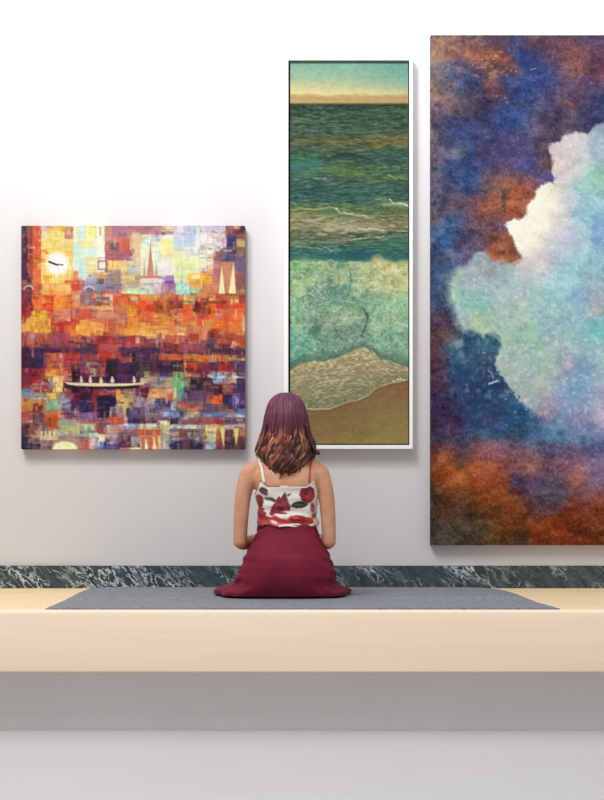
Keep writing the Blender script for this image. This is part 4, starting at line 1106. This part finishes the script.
def torso_at(z):
    a = np.array(TORSO)
    return [float(np.interp(z, a[:, 0], a[:, k])) for k in (1, 2, 3)]


def superell(th, e):
    c, s = math.cos(th), math.sin(th)
    return math.copysign(abs(c) ** (2 / e), c), math.copysign(abs(s) ** (2 / e), s)


bm = bmesh.new()
rings = []
zs = np.linspace(TORSO[0][0], TORSO[-1][0], 60)
for z in zs:
    hw, hd, cy = torso_at(z)
    ring = []
    for k in range(40):
        c, s = superell(2 * math.pi * k / 40, 2.3)
        # hollow of the spine down the back
        dent = 0.006 * math.exp(-(c * hw / 0.018) ** 2) if s < 0 and 0.2 < z < 0.52 else 0
        ring.append(bm.verts.new((hw * c, cy + hd * s + dent, z)))
    rings.append(ring)
for a, b in zip(rings[:-1], rings[1:]):
    for k in range(40):
        bm.faces.new((a[k], a[(k + 1) % 40], b[(k + 1) % 40], b[k]))
bm.faces.new(rings[0][::-1]); bm.faces.new(rings[-1])
def ax(s, x): return -x - .006 if s < 0 else x - .014


for s in (-1, 1):
    ellipsoid(bm, (s * .062, .066, .415), (.052, .050, .050))            # bust
    ellipsoid(bm, (s * .070, -.064, .465), (.042, .022, .055), Matrix.Rotation(s * 0.25, 3, 'Y'))   # shoulder blades
    capsule_chain(bm, [(s * .045, -.016, .552), (s * .095, -.012, .534), (ax(s, .140), -.008, .508)], [.030, .031, .036])   # trapezius
    # arm: shoulder, mid, elbow, forearm going forward and in to the lap, wrist
    capsule_chain(bm, [(ax(s, .148), -.006, .498), (ax(s, .171), -.008, .425), (ax(s, .181), -.010, .33), (ax(s, .186), -.006, .225)], [.040, .034, .031, .028])
    wr = (s * .090, .240, .236)
    capsule_chain(bm, [(ax(s, .186), -.006, .225), (ax(s, .172), .075, .216), (s * .130, .165, .226), wr], [.029, .030, .026, .018])
    # hand resting on the thigh: palm, five fingers, thumb
    w = Vector(wr)
    fwd = Vector((-s * 0.50, 0.86, -0.08)).normalized()
    side = Vector((s * 0.86, 0.50, 0.0)).normalized()
    dn = Vector((0, 0, -1))
    palm = w + fwd * 0.045
    rot = Matrix((side, fwd, Vector((0, 0, 1)))).transposed()
    ellipsoid(bm, palm, (.036, .050, .015), rot)
    for q, ln in ((-0.027, .060), (-0.009, .070), (0.009, .066), (0.026, .052)):
        b0 = palm + side * q + fwd * .036
        p1 = b0 + fwd * ln * .45 + dn * .004
        p2 = p1 + fwd * ln * .32 + dn * .012
        p3 = p2 + fwd * ln * .18 + dn * .014
        capsule_chain(bm, [b0, p1, p2, p3], [.0088, .0082, .0076, .0068], 10)
    t0 = w + fwd * .018 - side * .020
    capsule_chain(bm, [t0, t0 - side * .026 + fwd * .024, t0 - side * .034 + fwd * .048 + dn * .006], [.011, .0092, .0078], 10)
    # leg: hip, knee forward, shin folded back beside the hip, foot
    capsule_chain(bm, [(s * .080, .0, .088), (s * .090, .20, .088), (s * .095, .390, .066)], [.080, .066, .048])
    capsule_chain(bm, [(s * .095, .395, .060), (s * .118, .25, .052), (s * .145, .12, .046), (s * .148, .05, .034)], [.044, .038, .032, .026])
    capsule_chain(bm, [(s * .148, .05, .034), (s * .152, .0, .030), (s * .156, -.04, .022)], [.028, .026, .016])
# neck and head, face towards the wall
capsule_chain(bm, [(0, -.014, .555), (0, -.002, .61), (0, .012, .665)], [.052, .047, .048])
HC = Vector((0, .020, .715))
ellipsoid(bm, HC + Vector((0, -.012, .022)), (.071, .088, .083))          # skull
ellipsoid(bm, HC + Vector((0, .030, -.035)), (.058, .062, .074))          # face
ellipsoid(bm, HC + Vector((0, .072, -.092)), (.022, .018, .018))          # chin
ellipsoid(bm, HC + Vector((0, .094, -.030)), (.010, .018, .022))          # nose
ellipsoid(bm, HC + Vector((0, .108, -.040)), (.011, .010, .008))
ellipsoid(bm, HC + Vector((0, .088, -.064)), (.022, .010, .006))          # lips
ellipsoid(bm, HC + Vector((0, .086, -.073)), (.019, .010, .006))
for s in (-1, 1):
    ellipsoid(bm, HC + Vector((s * .030, .082, .004)), (.020, .012, .006))   # brow
    ellipsoid(bm, HC + Vector((s * .036, .068, -.036)), (.020, .018, .016))  # cheek
    ellipsoid(bm, HC + Vector((s * .071, .000, -.022)), (.007, .017, .028))  # ear


def skin():
    m, nt, b = new_mat('skin')
    v = coords(nt)
    n = N(nt, 'ShaderNodeTexNoise', Scale=14, Detail=3)
    nt.links.new(v, n.inputs['Vector'])
    r = ramp(nt, [(0.3, lin('#c98f70')), (0.7, lin('#dba684'))], n.outputs['Fac'])
    nt.links.new(r.outputs[0], b.inputs['Base Color'])
    b.inputs['Roughness'].default_value = 0.5
    b.inputs['Specular IOR Level'].default_value = 0.35
    b.inputs['Subsurface Weight'].default_value = 0.12
    b.inputs['Subsurface Radius'].default_value = (0.02, 0.008, 0.004)
    b.inputs['Subsurface Scale'].default_value = 0.5
    return m


raw = bm_obj('raw_body', bm)
md = raw.modifiers.new('r', 'REMESH'); md.mode = 'VOXEL'; md.voxel_size = 0.0048
md = raw.modifiers.new('s', 'SMOOTH'); md.factor = 0.5; md.iterations = 7
dg = bpy.context.evaluated_depsgraph_get(); dg.update()
body_me = bpy.data.meshes.new_from_object(raw.evaluated_get(dg))
bpy.data.objects.remove(raw)
body_me.name = 'body'
body_me.materials.clear(); body_me.materials.append(skin())
body_me.polygons.foreach_set('use_smooth', [True] * len(body_me.polygons))
body = bpy.data.objects.new('body', body_me)
COL.objects.link(body); body.parent = person
bt = bmesh.new(); bt.from_mesh(body_me); BVH = BVHTree.FromBMesh(bt); bt.free()

# eyes
M_EYE = noise_mat('eye_white', (0.75, 0.73, 0.70, 1), (0.8, 0.78, 0.76, 1), rough=0.2)
M_IRIS = noise_mat('brown_iris', lin('#3a2416'), lin('#4a3020'), rough=0.2)
for s in (-1, 1):
    bm = bmesh.new(); ellipsoid(bm, HC + Vector((s * .029, .077, -.012)), (.012, .012, .011))
    e = bm_obj('eye', bm, M_EYE, person, True)
    bm = bmesh.new(); ellipsoid(bm, HC + Vector((s * .029, .0865, -.012)), (.0052, .0032, .0052))
    bm_obj('iris', bm, M_IRIS, e, True)


# ---- burgundy skirt spread over the folded legs
SK = [  # z, half width at the sides, back y, front y
    (.292, .118, -.088, .096), (.2656, .123, -.093, .106), (.223, .139, -.116, .150), (.199, .155, -.128, .235), (.1785, .168, -.137, .340), (.158, .177, -.149, .405), (.126, .188, -.154, .450),
    (.089, .204, -.152, .475), (.057, .226, -.142, .490), (.041, .250, -.134, .500), (.030, .280, -.127, .508), (.018, .312, -.118, .515), (.004, .326, -.108, .520)]
ska = np.array(SK)
nt_, na = 64, 220
zz = np.concatenate([np.linspace(.292, .06, 44), np.linspace(.055, .004, 20)])
verts = []
for i, z in enumerate(zz):
    hw = np.interp(-z, -ska[:, 0], ska[:, 1]); bk = np.interp(-z, -ska[:, 0], ska[:, 2]); fr = np.interp(-z, -ska[:, 0], ska[:, 3])
    t = (0.292 - z) / 0.288
    for k in range(na):
        th = 2 * math.pi * k / na
        c, s = math.cos(th), math.sin(th)
        if s < 0:
            e = 2.35
            q = (abs(c) ** e + abs(s) ** e) ** (-1 / e)
            x, y = hw * c * q, 0.0 + (-bk) * s * q
            # lower hem pulled to a point at each side
            pass
        else:
            e = 2.0 + 1.6 * min(1, t * 1.6)
            q = (abs(c) ** e + abs(s) ** e) ** (-1 / e)
            x, y = hw * c * q, fr * s * q
            # the sides draw in towards the knees
            x *= 1 - 0.12 * min(1, t) * min(1, max(0.0, y) / 0.45) * (0.3 + 0.7 * min(1, max(0, (hw - .17) / .1)))
        # the hem's side points lie forward, over the feet and shins
        y += 0.30 * max(0, t - 0.72) / 0.28 * abs(c) ** 7
        if x > 0: x *= 1 - 0.17 * float(sstep(.62, .95, t))
        else: x *= 1 - 0.03 * float(sstep(.62, .95, t))
        # folds: soft vertical flutes, stronger at the sides, and creases across the hips
        side = abs(c) ** 3
        fold = 0.0022 * t * (math.sin(9 * th + 2.0 * t) + 0.6 * math.sin(17 * th + 4 * t + 1.0)) + 0.0035 * side * math.sin(46 * z * (1 + .25 * s) * 3.3 + 3 * th) * (1 if t < .85 else .4)
        fold += 0.006 * max(0, t - .75) * 4 * math.sin(23 * th + 1.3)*(0.4+0.6*side)
        r = math.hypot(x, y) + 1e-6
        x *= 1 + fold / r; y *= 1 + fold / r
        dz = 0.004 * max(0, t - .7) * math.sin(23 * th + 0.4) * side
        verts.append((x, y, max(z + dz, 0.003)))
idx = np.arange(len(zz) * na).reshape(len(zz), na)
f = np.stack([idx[:-1], idx[1:], np.roll(idx[1:], -1, 1), np.roll(idx[:-1], -1, 1)], -1).reshape(-1, 4).tolist()


def cloth_burgundy():
    m, nt, b = new_mat('burgundy_cloth')
    v = coords(nt)
    n = N(nt, 'ShaderNodeTexNoise', Scale=9, Detail=4)
    nt.links.new(v, n.inputs['Vector'])
    r = ramp(nt, [(0.3, lin('#701a30')), (0.7, lin('#81223a'))], n.outputs['Fac'])
    nt.links.new(r.outputs[0], b.inputs['Base Color'])
    b.inputs['Roughness'].default_value = 0.75
    b.inputs['Specular IOR Level'].default_value = 0.2
    w = N(nt, 'ShaderNodeTexNoise', Scale=420, Detail=2)
    nt.links.new(v, w.inputs['Vector'])
    bump(nt, b, w.outputs['Fac'], 0.2, 0.001)
    return m


sk = mesh_obj('skirt', verts, f, cloth_burgundy(), person)
md = sk.modifiers.new('thick', 'SOLIDIFY'); md.thickness = 0.0025; md.offset = -1

# ---- camisole: a close shell round the torso with a printed rose pattern
nu, nv = 240, 80
verts, cols = [], []
PR = []


def rot_e(px, py, cx, cy, rx, ry, a=0):
    dx, dy = px - cx, py - cy
    c, s = math.cos(a), math.sin(a)
    return ((dx * c + dy * s) / rx) ** 2 + ((-dx * s + dy * c) / ry) ** 2


ug = np.linspace(0, 2 * math.pi, nu, endpoint=False)
for j in range(nv):
    tj = j / (nv - 1)
    for th in ug:
        c, s = math.cos(th), math.sin(th)
        # upper hem: dips a little at mid back, lower under the arms
        xm = abs(c)
        top = 0.447 + 0.022 * math.exp(-((xm - 0.71) / 0.10) ** 2) - 0.030 * float(sstep(.74, .98, xm))
        if s < 0: top += 0.004 * (c < 0)
        bot = 0.289 + 0.004 * math.sin(5 * th) + 0.003 * math.sin(11 * th)
        z = top + (bot - top) * tj
        hw, hd, cy = torso_at(z)
        off = 0.0068 + 0.002 * tj + 0.0035 * math.sin(z * 150 + 2.0 * th) * (0.25 + 0.75 * tj ** 2) + 0.002 * math.sin(z * 90 - 3 * th)
        off += 0.003 * math.sin(7 * th + 1) * tj
        e = 2.3
        cc, ss = superell(th, e)
        x = (hw + off) * cc
        y = cy + (hd + off) * ss
        if s > 0:
            b = 0.041 * math.exp(-((z - .412) / .045) ** 2) * (math.exp(-((x - .066) / .058) ** 2) + math.exp(-((x + .066) / .058) ** 2))
            y += b
        verts.append((x, y, z))
V = np.array(verts)
# print, in the frame's own units across the back; the front carries the same roses shifted
u = 225 * 0 + (V[:, 0] / K + 287 - 225) * 4.832
w_ = ((0.434 - V[:, 2]) / K + 490 - 450) * 4.832
front = V[:, 1] > 0.02
u = np.where(front, 580 - u + 37, u)
w_ = np.where(front, w_ + 14, w_)
wob = 5 * fbm(u / 22, w_ / 22, 201, 3)
uu, ww = u + wob, w_ + 5 * fbm(u / 22, w_ / 22, 211, 3)
C = np.ones((len(V), 3)) * hexc('#ece4da')


def pr(mask, col, a=1.0):
    global C
    m = np.clip(mask, 0, 1)[:, None] * a
    C = C * (1 - m) + hexc(col) * m


def pell(cx, cy, rx, ry, col, ang=0, a=1.0):
    q = np.sqrt(rot_e(uu, ww, cx, cy, rx, ry, ang))
    pr((1 - q) * min(rx, ry) / 4 + 0.5, col, a)


def ppoly(pts, col, a=1.0):
    pr(poly_mask(uu[None], ww[None], pts)[0] / 4 + 0.5, col, a)


pell(187, 196, 20, 15, '#4a4340', .3)
pell(200, 210, 10, 8, '#8f3a3c')
pell(163, 248, 24, 34, '#97303a')
pell(172, 262, 10, 13, '#6c1c2a')
pell(160, 230, 8, 7, '#b44a50')
pell(172, 305, 26, 30, '#a03036')
pell(182, 330, 22, 18, '#8a2430')
ppoly([(150, 335), (185, 312), (235, 330), (262, 352), (262, 375), (150, 375)], '#a93438')
ppoly([(205, 330), (245, 318), (285, 334), (345, 318), (425, 328), (428, 352), (385, 366), (330, 352), (265, 362), (225, 352)], '#c43c36')
pell(352, 332, 42, 17, '#a8242c', .12)
pell(340, 326, 18, 6, '#d2564c', .2)
ppoly([(214, 306), (232, 262), (250, 246), (258, 222), (270, 232), (286, 204), (298, 226), (306, 250), (318, 268), (310, 300), (292, 312), (250, 308), (232, 318)], '#8c2430')
pell(256, 276, 24, 18, '#a2323e', -.4)
pell(284, 262, 18, 22, '#9a2a38', .3)
pell(270, 282, 20, 9, '#6d1825', .4)
pell(268, 254, 9, 7, '#6d1825', -.6)
pell(294, 288, 11, 7, '#b34450', -.4)
ppoly([(272, 236), (287, 202), (300, 240), (288, 228)], '#402a2c')
pell(306, 216, 12, 5, '#4b4c46', -.5)
pell(222, 238, 32, 10, '#434a45', .22)
pell(214, 236, 14, 4, '#6b746a', .22)
ppoly([(318, 272), (334, 252), (368, 246), (402, 258), (388, 276), (352, 284)], '#2c3231')
pell(356, 264, 24, 4, '#4f5956', -.08)
pell(396, 212, 36, 42, '#8a2030')
pell(400, 190, 30, 14, '#7a1c2a', .2)
pell(404, 228, 20, 15, '#a53744', .6)
pell(386, 206, 13, 11, '#691725', .2)
pell(412, 208, 10, 16, '#9d2f3c', -.2)
pell(424, 278, 11, 22, '#a5584c')
pell(420, 262, 6, 8, '#5a4a44')
pell(428, 318, 10, 16, '#b05a48')
pell(238, 346, 16, 7, '#e8ddd0', .3)
pell(296, 372, 40, 8, '#e8ddd0', -.1)
pell(402, 372, 24, 8, '#d8c8bc', .1)
pell(162, 366, 18, 10, '#4c4c46')
pell(330, 302, 46, 7, '#f5eee4', .12)
pell(205, 290, 18, 7, '#f1e9df', -.3)
pell(290, 330, 18, 4, '#ecd2c4', .35)
# trim round the neckline: red on the left, cream on the right
tj = np.repeat(np.arange(nv) / (nv - 1), nu)
pr((tj < 0.03).astype(float) * (u < 270), '#b5503c')
pr((tj < 0.03).astype(float) * (u >= 270), '#efe6da')
cami_mat = paint_mat('satin_rose_print', rough=0.38, spec=0.45, weave=700, bump_s=0.05)
idx = np.arange(nu * nv).reshape(nv, nu)
f = np.stack([idx[:-1], idx[1:], np.roll(idx[1:], -1, 1), np.roll(idx[:-1], -1, 1)], -1).reshape(-1, 4).tolist()
cami = mesh_obj('camisole', verts, f, cami_mat, person)
set_colors(cami, np.clip(s2l(C), 0, 0.85))
md = cami.modifiers.new('thick', 'SOLIDIFY'); md.thickness = 0.0018; md.offset = 0


def strap(path, width, mat, label=None):
    """flat ribbon lying on the skin along a path of (x, y, z) guide points"""
    pts = [Vector(p) for p in path]
    P = []
    for i in range(len(pts) - 1):
        for k in range(8): P.append(pts[i].lerp(pts[i + 1], k / 8))
    P.append(pts[-1])
    S, Nn = [], []
    for p in P:
        q, n, _, _ = BVH.find_nearest(p)
        S.append(q + n * 0.0030); Nn.append(n)
    for _ in range(3):
        S = [S[0]] + [(S[i - 1] + S[i] * 2 + S[i + 1]) / 4 for i in range(1, len(S) - 1)] + [S[-1]]
    vs, fs = [], []
    for i, p in enumerate(S):
        t = (S[min(i + 1, len(S) - 1)] - S[max(i - 1, 0)]).normalized()
        sd = t.cross(Nn[i]).normalized()
        for a, b in ((-1, 0), (-.6, 1), (.6, 1), (1, 0), (.6, -1), (-.6, -1)):
            vs.append(p + sd * a * width / 2 + Nn[i] * b * 0.0012)
    for i in range(len(S) - 1):
        for k in range(6):
            a, b = i * 6 + k, i * 6 + (k + 1) % 6
            fs.append((a, b, b + 6, a + 6))
    fs.append(tuple(range(5, -1, -1))); fs.append(tuple(range(len(vs) - 6, len(vs))))
    o = mesh_obj('strap', vs, fs, mat, cami)
    if label: o['label'] = label
    return o


M_STRAP = noise_mat('cream_satin', lin('#e9ded2'), lin('#f4ece2'), nscale=30, rough=0.4)
M_STRAPR = noise_mat('red_satin', lin('#b04a3c'), lin('#c05c48'), nscale=30, rough=0.4)
strap([(lx(263.5), -.10, .462), (lx(261.5), -.09, .500), (lx(259.5), -.055, .545), (lx(259.5), .0, .565), (lx(260), .06, .52), (lx(262), .11, .455)], .0125, M_STRAP, 'cream strap')
strap([(lx(310.0), -.10, .462), (lx(310.3), -.09, .500), (lx(311.5), -.055, .545), (lx(312), .0, .565), (lx(311), .06, .52), (lx(310), .11, .455)], .0085, M_STRAPR, 'red strap')

# ---- hair
HW = [(.832, 0.0), (.826, .030), (.815, .046), (.80, .059), (.779, .070), (.738, .082), (.698, .089), (.657, .098), (.617, .111), (.584, .118), (.54, .104), (.49, .092)]
HB = [(.832, 0.01), (.826, .045), (.815, .062), (.80, .074), (.779, .086), (.738, .102), (.698, .108), (.657, .110), (.617, .109), (.584, .108), (.54, .108), (.49, .106)]
hwa, hba = np.array(HW), np.array(HB)
fw = lambda z: float(np.interp(-z, -hwa[:, 0], hwa[:, 1]))
fb = lambda z: float(np.interp(-z, -hba[:, 0], hba[:, 1]))


def hair_point(phi, z, k=1.0):
    """phi 0 = straight back, +-90 = the sides, beyond = towards the face"""
    w, b = fw(z), fb(z)
    sx, cb = math.sin(phi), math.cos(phi)
    y = -b * cb if cb > 0 else -cb * min(.098, b * 1.0)
    return Vector((lx(286) + w * sx * k, .008 + y * k, z))


def hair_mat():
    m, nt, b = new_mat('auburn_hair')
    a = nt.nodes.new('ShaderNodeAttribute'); a.attribute_name = 'paint'
    nt.links.new(a.outputs['Color'], b.inputs['Base Color'])
    b.inputs['Roughness'].default_value = 0.42
    b.inputs['Specular IOR Level'].default_value = 0.4
    return m


rs = np.random.RandomState(21)
random.seed(3)
M_HAIR = hair_mat()


def hair_color(x, z, lock):
    """hair colours: burgundy at the crown, dark brown below, copper through the waves"""
    zz_ = [.49, .53, .57, .61, .65, .69, .74, .84]
    base = [hexc(h) for h in ('#583026', '#54302a', '#5a2e2a', '#5c2c2c', '#582633', '#5c2a3c', '#70344e', '#763a58')]
    c = np.array([np.interp(z, zz_, [q[k] for q in base]) for k in range(3)])
    mid = 1 - 0.72 * math.exp(-((x + .004) / .034) ** 2) * float(sstep(.64, .60, z))
    cop = lock['cop'] * mid * float(sstep(.705, .65, z)) * float(sstep(.46, .57, z))
    side = np.clip(1.15 - max(0, x - .055) / .03, 0.15, 1)
    c = c * (1 - cop * side) + hexc(lock['col']) * cop * side
    if x > .07: c = c * 0.9
    return c * lock['val']


bm = bmesh.new(); hc = []
# inner cap that closes the mass under the locks
capz = np.concatenate([np.linspace(.829, .70, 16), np.linspace(.69, .53, 16)])
phis = np.radians(np.linspace(-118, 118, 60))
rings = []
for z in capz:
    ring = []
    for p in phis:
        lim = 1.0 if z > .60 else max(0.55, 1 - (0.60 - z) * 4)
        q = hair_point(p * lim, z, 0.93)
        ring.append(bm.verts.new(q)); hc.append(hair_color(q.x, z, dict(cop=0.12, col='#8a5038', val=0.75)))
    rings.append(ring)
for a, b in zip(rings[:-1], rings[1:]):
    for k in range(len(phis) - 1):
        bm.faces.new((a[k], b[k], b[k + 1], a[k + 1]))
# forehead side of the crown
fr_ = []
for k, p in enumerate(np.radians(np.linspace(-118, 118, 60))):
    pass


def lock(phi, z_end, r0, wave, lam, ph, lay, dcol):
    P, Rr, cols = [], [], []
    n = 34
    z0 = .829 - 0.006 * rs.rand()
    L = dict(cop=dcol[0], col=dcol[1], val=dcol[2])
    for i in range(n):
        t = i / (n - 1)
        z = z0 + (z_end - z0) * (t ** 1.25)
        a = float(sstep(.70, .58, z))
        curl = phi
        q = hair_point(curl, z, lay)
        # hair at the back falls inward to the tips
        if z < .585:
            q.x *= 1 - 0.10 * (0.585 - z) / .09
        tang = Vector((math.cos(phi), math.sin(phi), 0))
        rad = Vector((math.sin(phi), -math.cos(phi), 0))
        q += tang * (wave * a * math.sin(z / lam * 2 * math.pi + ph)) + rad * (wave * .6 * a * math.cos(z / lam * 2 * math.pi + ph))
        q += tang * (0.0025 * math.sin(z * 40 + ph))
        P.append(q)
        rr = r0 * (0.55 + 0.45 * min(1, t * 5)) * (1 + .35 * a * math.sin(math.pi * min(1, max(0, (t - .4) / .6)))) * (1 - 0.75 * float(sstep(.84, 1, t)))
        Rr.append(rr); cols.append(hair_color(q.x, z, L))
    out = []
    tube(bm, P, Rr, 6, 1.0, out)
    hc.extend([cols[i] * (0.94 + 0.12 * rs.rand()) for i in out])


def rnd_col(x):
    u_ = rs.rand()
    if u_ < 0.34: return (0.9, rs.choice(['#c07a56', '#b06848', '#d09a76', '#a05e42']), rs.uniform(.9, 1.12))
    if u_ < 0.55: return (0.6, rs.choice(['#9a5238', '#8a4a34', '#a86a4a']), rs.uniform(.85, 1.1))
    return (0.12, '#6a3a2c', rs.uniform(.7, 1.05))


for i in range(620):
    phi = math.radians(rs.uniform(-122, 122))
    d = abs(math.degrees(phi))
    if d < 46: ze = rs.normal(.507, .010) + .00042 * max(0, d - 18)
    elif d < 60: ze = rs.normal(.535, .014)
    else: ze = rs.normal(.580, .010)
    if math.degrees(phi) > 62: ze -= .004
    lock(phi, ze, rs.uniform(.0026, .0052), rs.uniform(.004, .012), rs.uniform(.055, .085), rs.uniform(0, 6.28), rs.uniform(.94, 1.03), rnd_col(0))
# bigger curled locks over the lower half
for i in range(70):
    phi = math.radians(rs.uniform(-100, 100)); d = abs(math.degrees(phi))
    ze = rs.normal(.512, .011) if d < 46 else rs.normal(.572, .010)
    lock(phi, ze, rs.uniform(.006, .009), rs.uniform(.008, .015), rs.uniform(.06, .08), rs.uniform(0, 6.28), rs.uniform(.97, 1.03), rnd_col(0))
# the flick at the right shoulder and the soft outward curl at the left
for i in range(26):
    sgn = 1 if i < 16 else -1
    P, Rr = [], []
    L = dict(cop=.10 if sgn > 0 else .9, col='#6a3a30' if sgn > 0 else '#b87850', val=rs.uniform(.8, 1.0))
    cl = []
    dy = rs.uniform(-.05, .03); j1 = rs.uniform(-.006, .006)
    for k in range(22):
        t = k / 21
        z = .70 - .115 * t - (.018 * math.sin(max(0, t - .6) / .4 * math.pi) if t > .6 else 0)
        z += j1
        x = fw(z) * .93 + .028 * float(sstep(.55, 1, t)) * (1 if sgn > 0 else .35)
        q = Vector((lx(286) + sgn * x, -.02 + dy, z))
        P.append(q); Rr.append(rs.uniform(.95, 1.05) * .0055 * (1 - .7 * t ** 3)); cl.append(hair_color(q.x, z, L))
    out = []
    tube(bm, P, Rr, 6, 1.0, out)
    hc.extend([cl[k] for k in out])
me_h = bm_obj('hair', bm, M_HAIR, person, True)
set_colors(me_h, np.clip(s2l(np.array(hc)), 0.004, 0.8))
# front of the crown, over the forehead
bm = bmesh.new(); hc = []
for i in range(130):
    a0 = rs.uniform(-1, 1)
    P, Rr, cl = [], [], []
    L = dict(cop=.1, col='#6a3a2c', val=rs.uniform(.75, 1.0))
    sg = 1 if a0 > 0 else -1
    for k in range(20):
        t = k / 19
        an = t * 1.75
        x = sg * (.004 + .078 * math.sin(min(an, 1.57))) * (1.0)
        yy = .02 + .085 * (1 - .55 * t) * abs(a0)
        z = .822 - .105 * (1 - math.cos(min(an, 1.57))) - max(0, an - 1.57) * .12 - .035 * abs(a0) * (1 - t)
        P.append(Vector((lx(286) + x, yy, z))); Rr.append(.0048); cl.append(hair_color(x, z, L))
    out = []
    tube(bm, P, Rr, 6, 1.0, out); hc.extend([cl[k] for k in out])
fringe = bm_obj('fringe', bm, M_HAIR, me_h, True)
set_colors(fringe, np.clip(s2l(np.array(hc)), 0.004, 0.8))
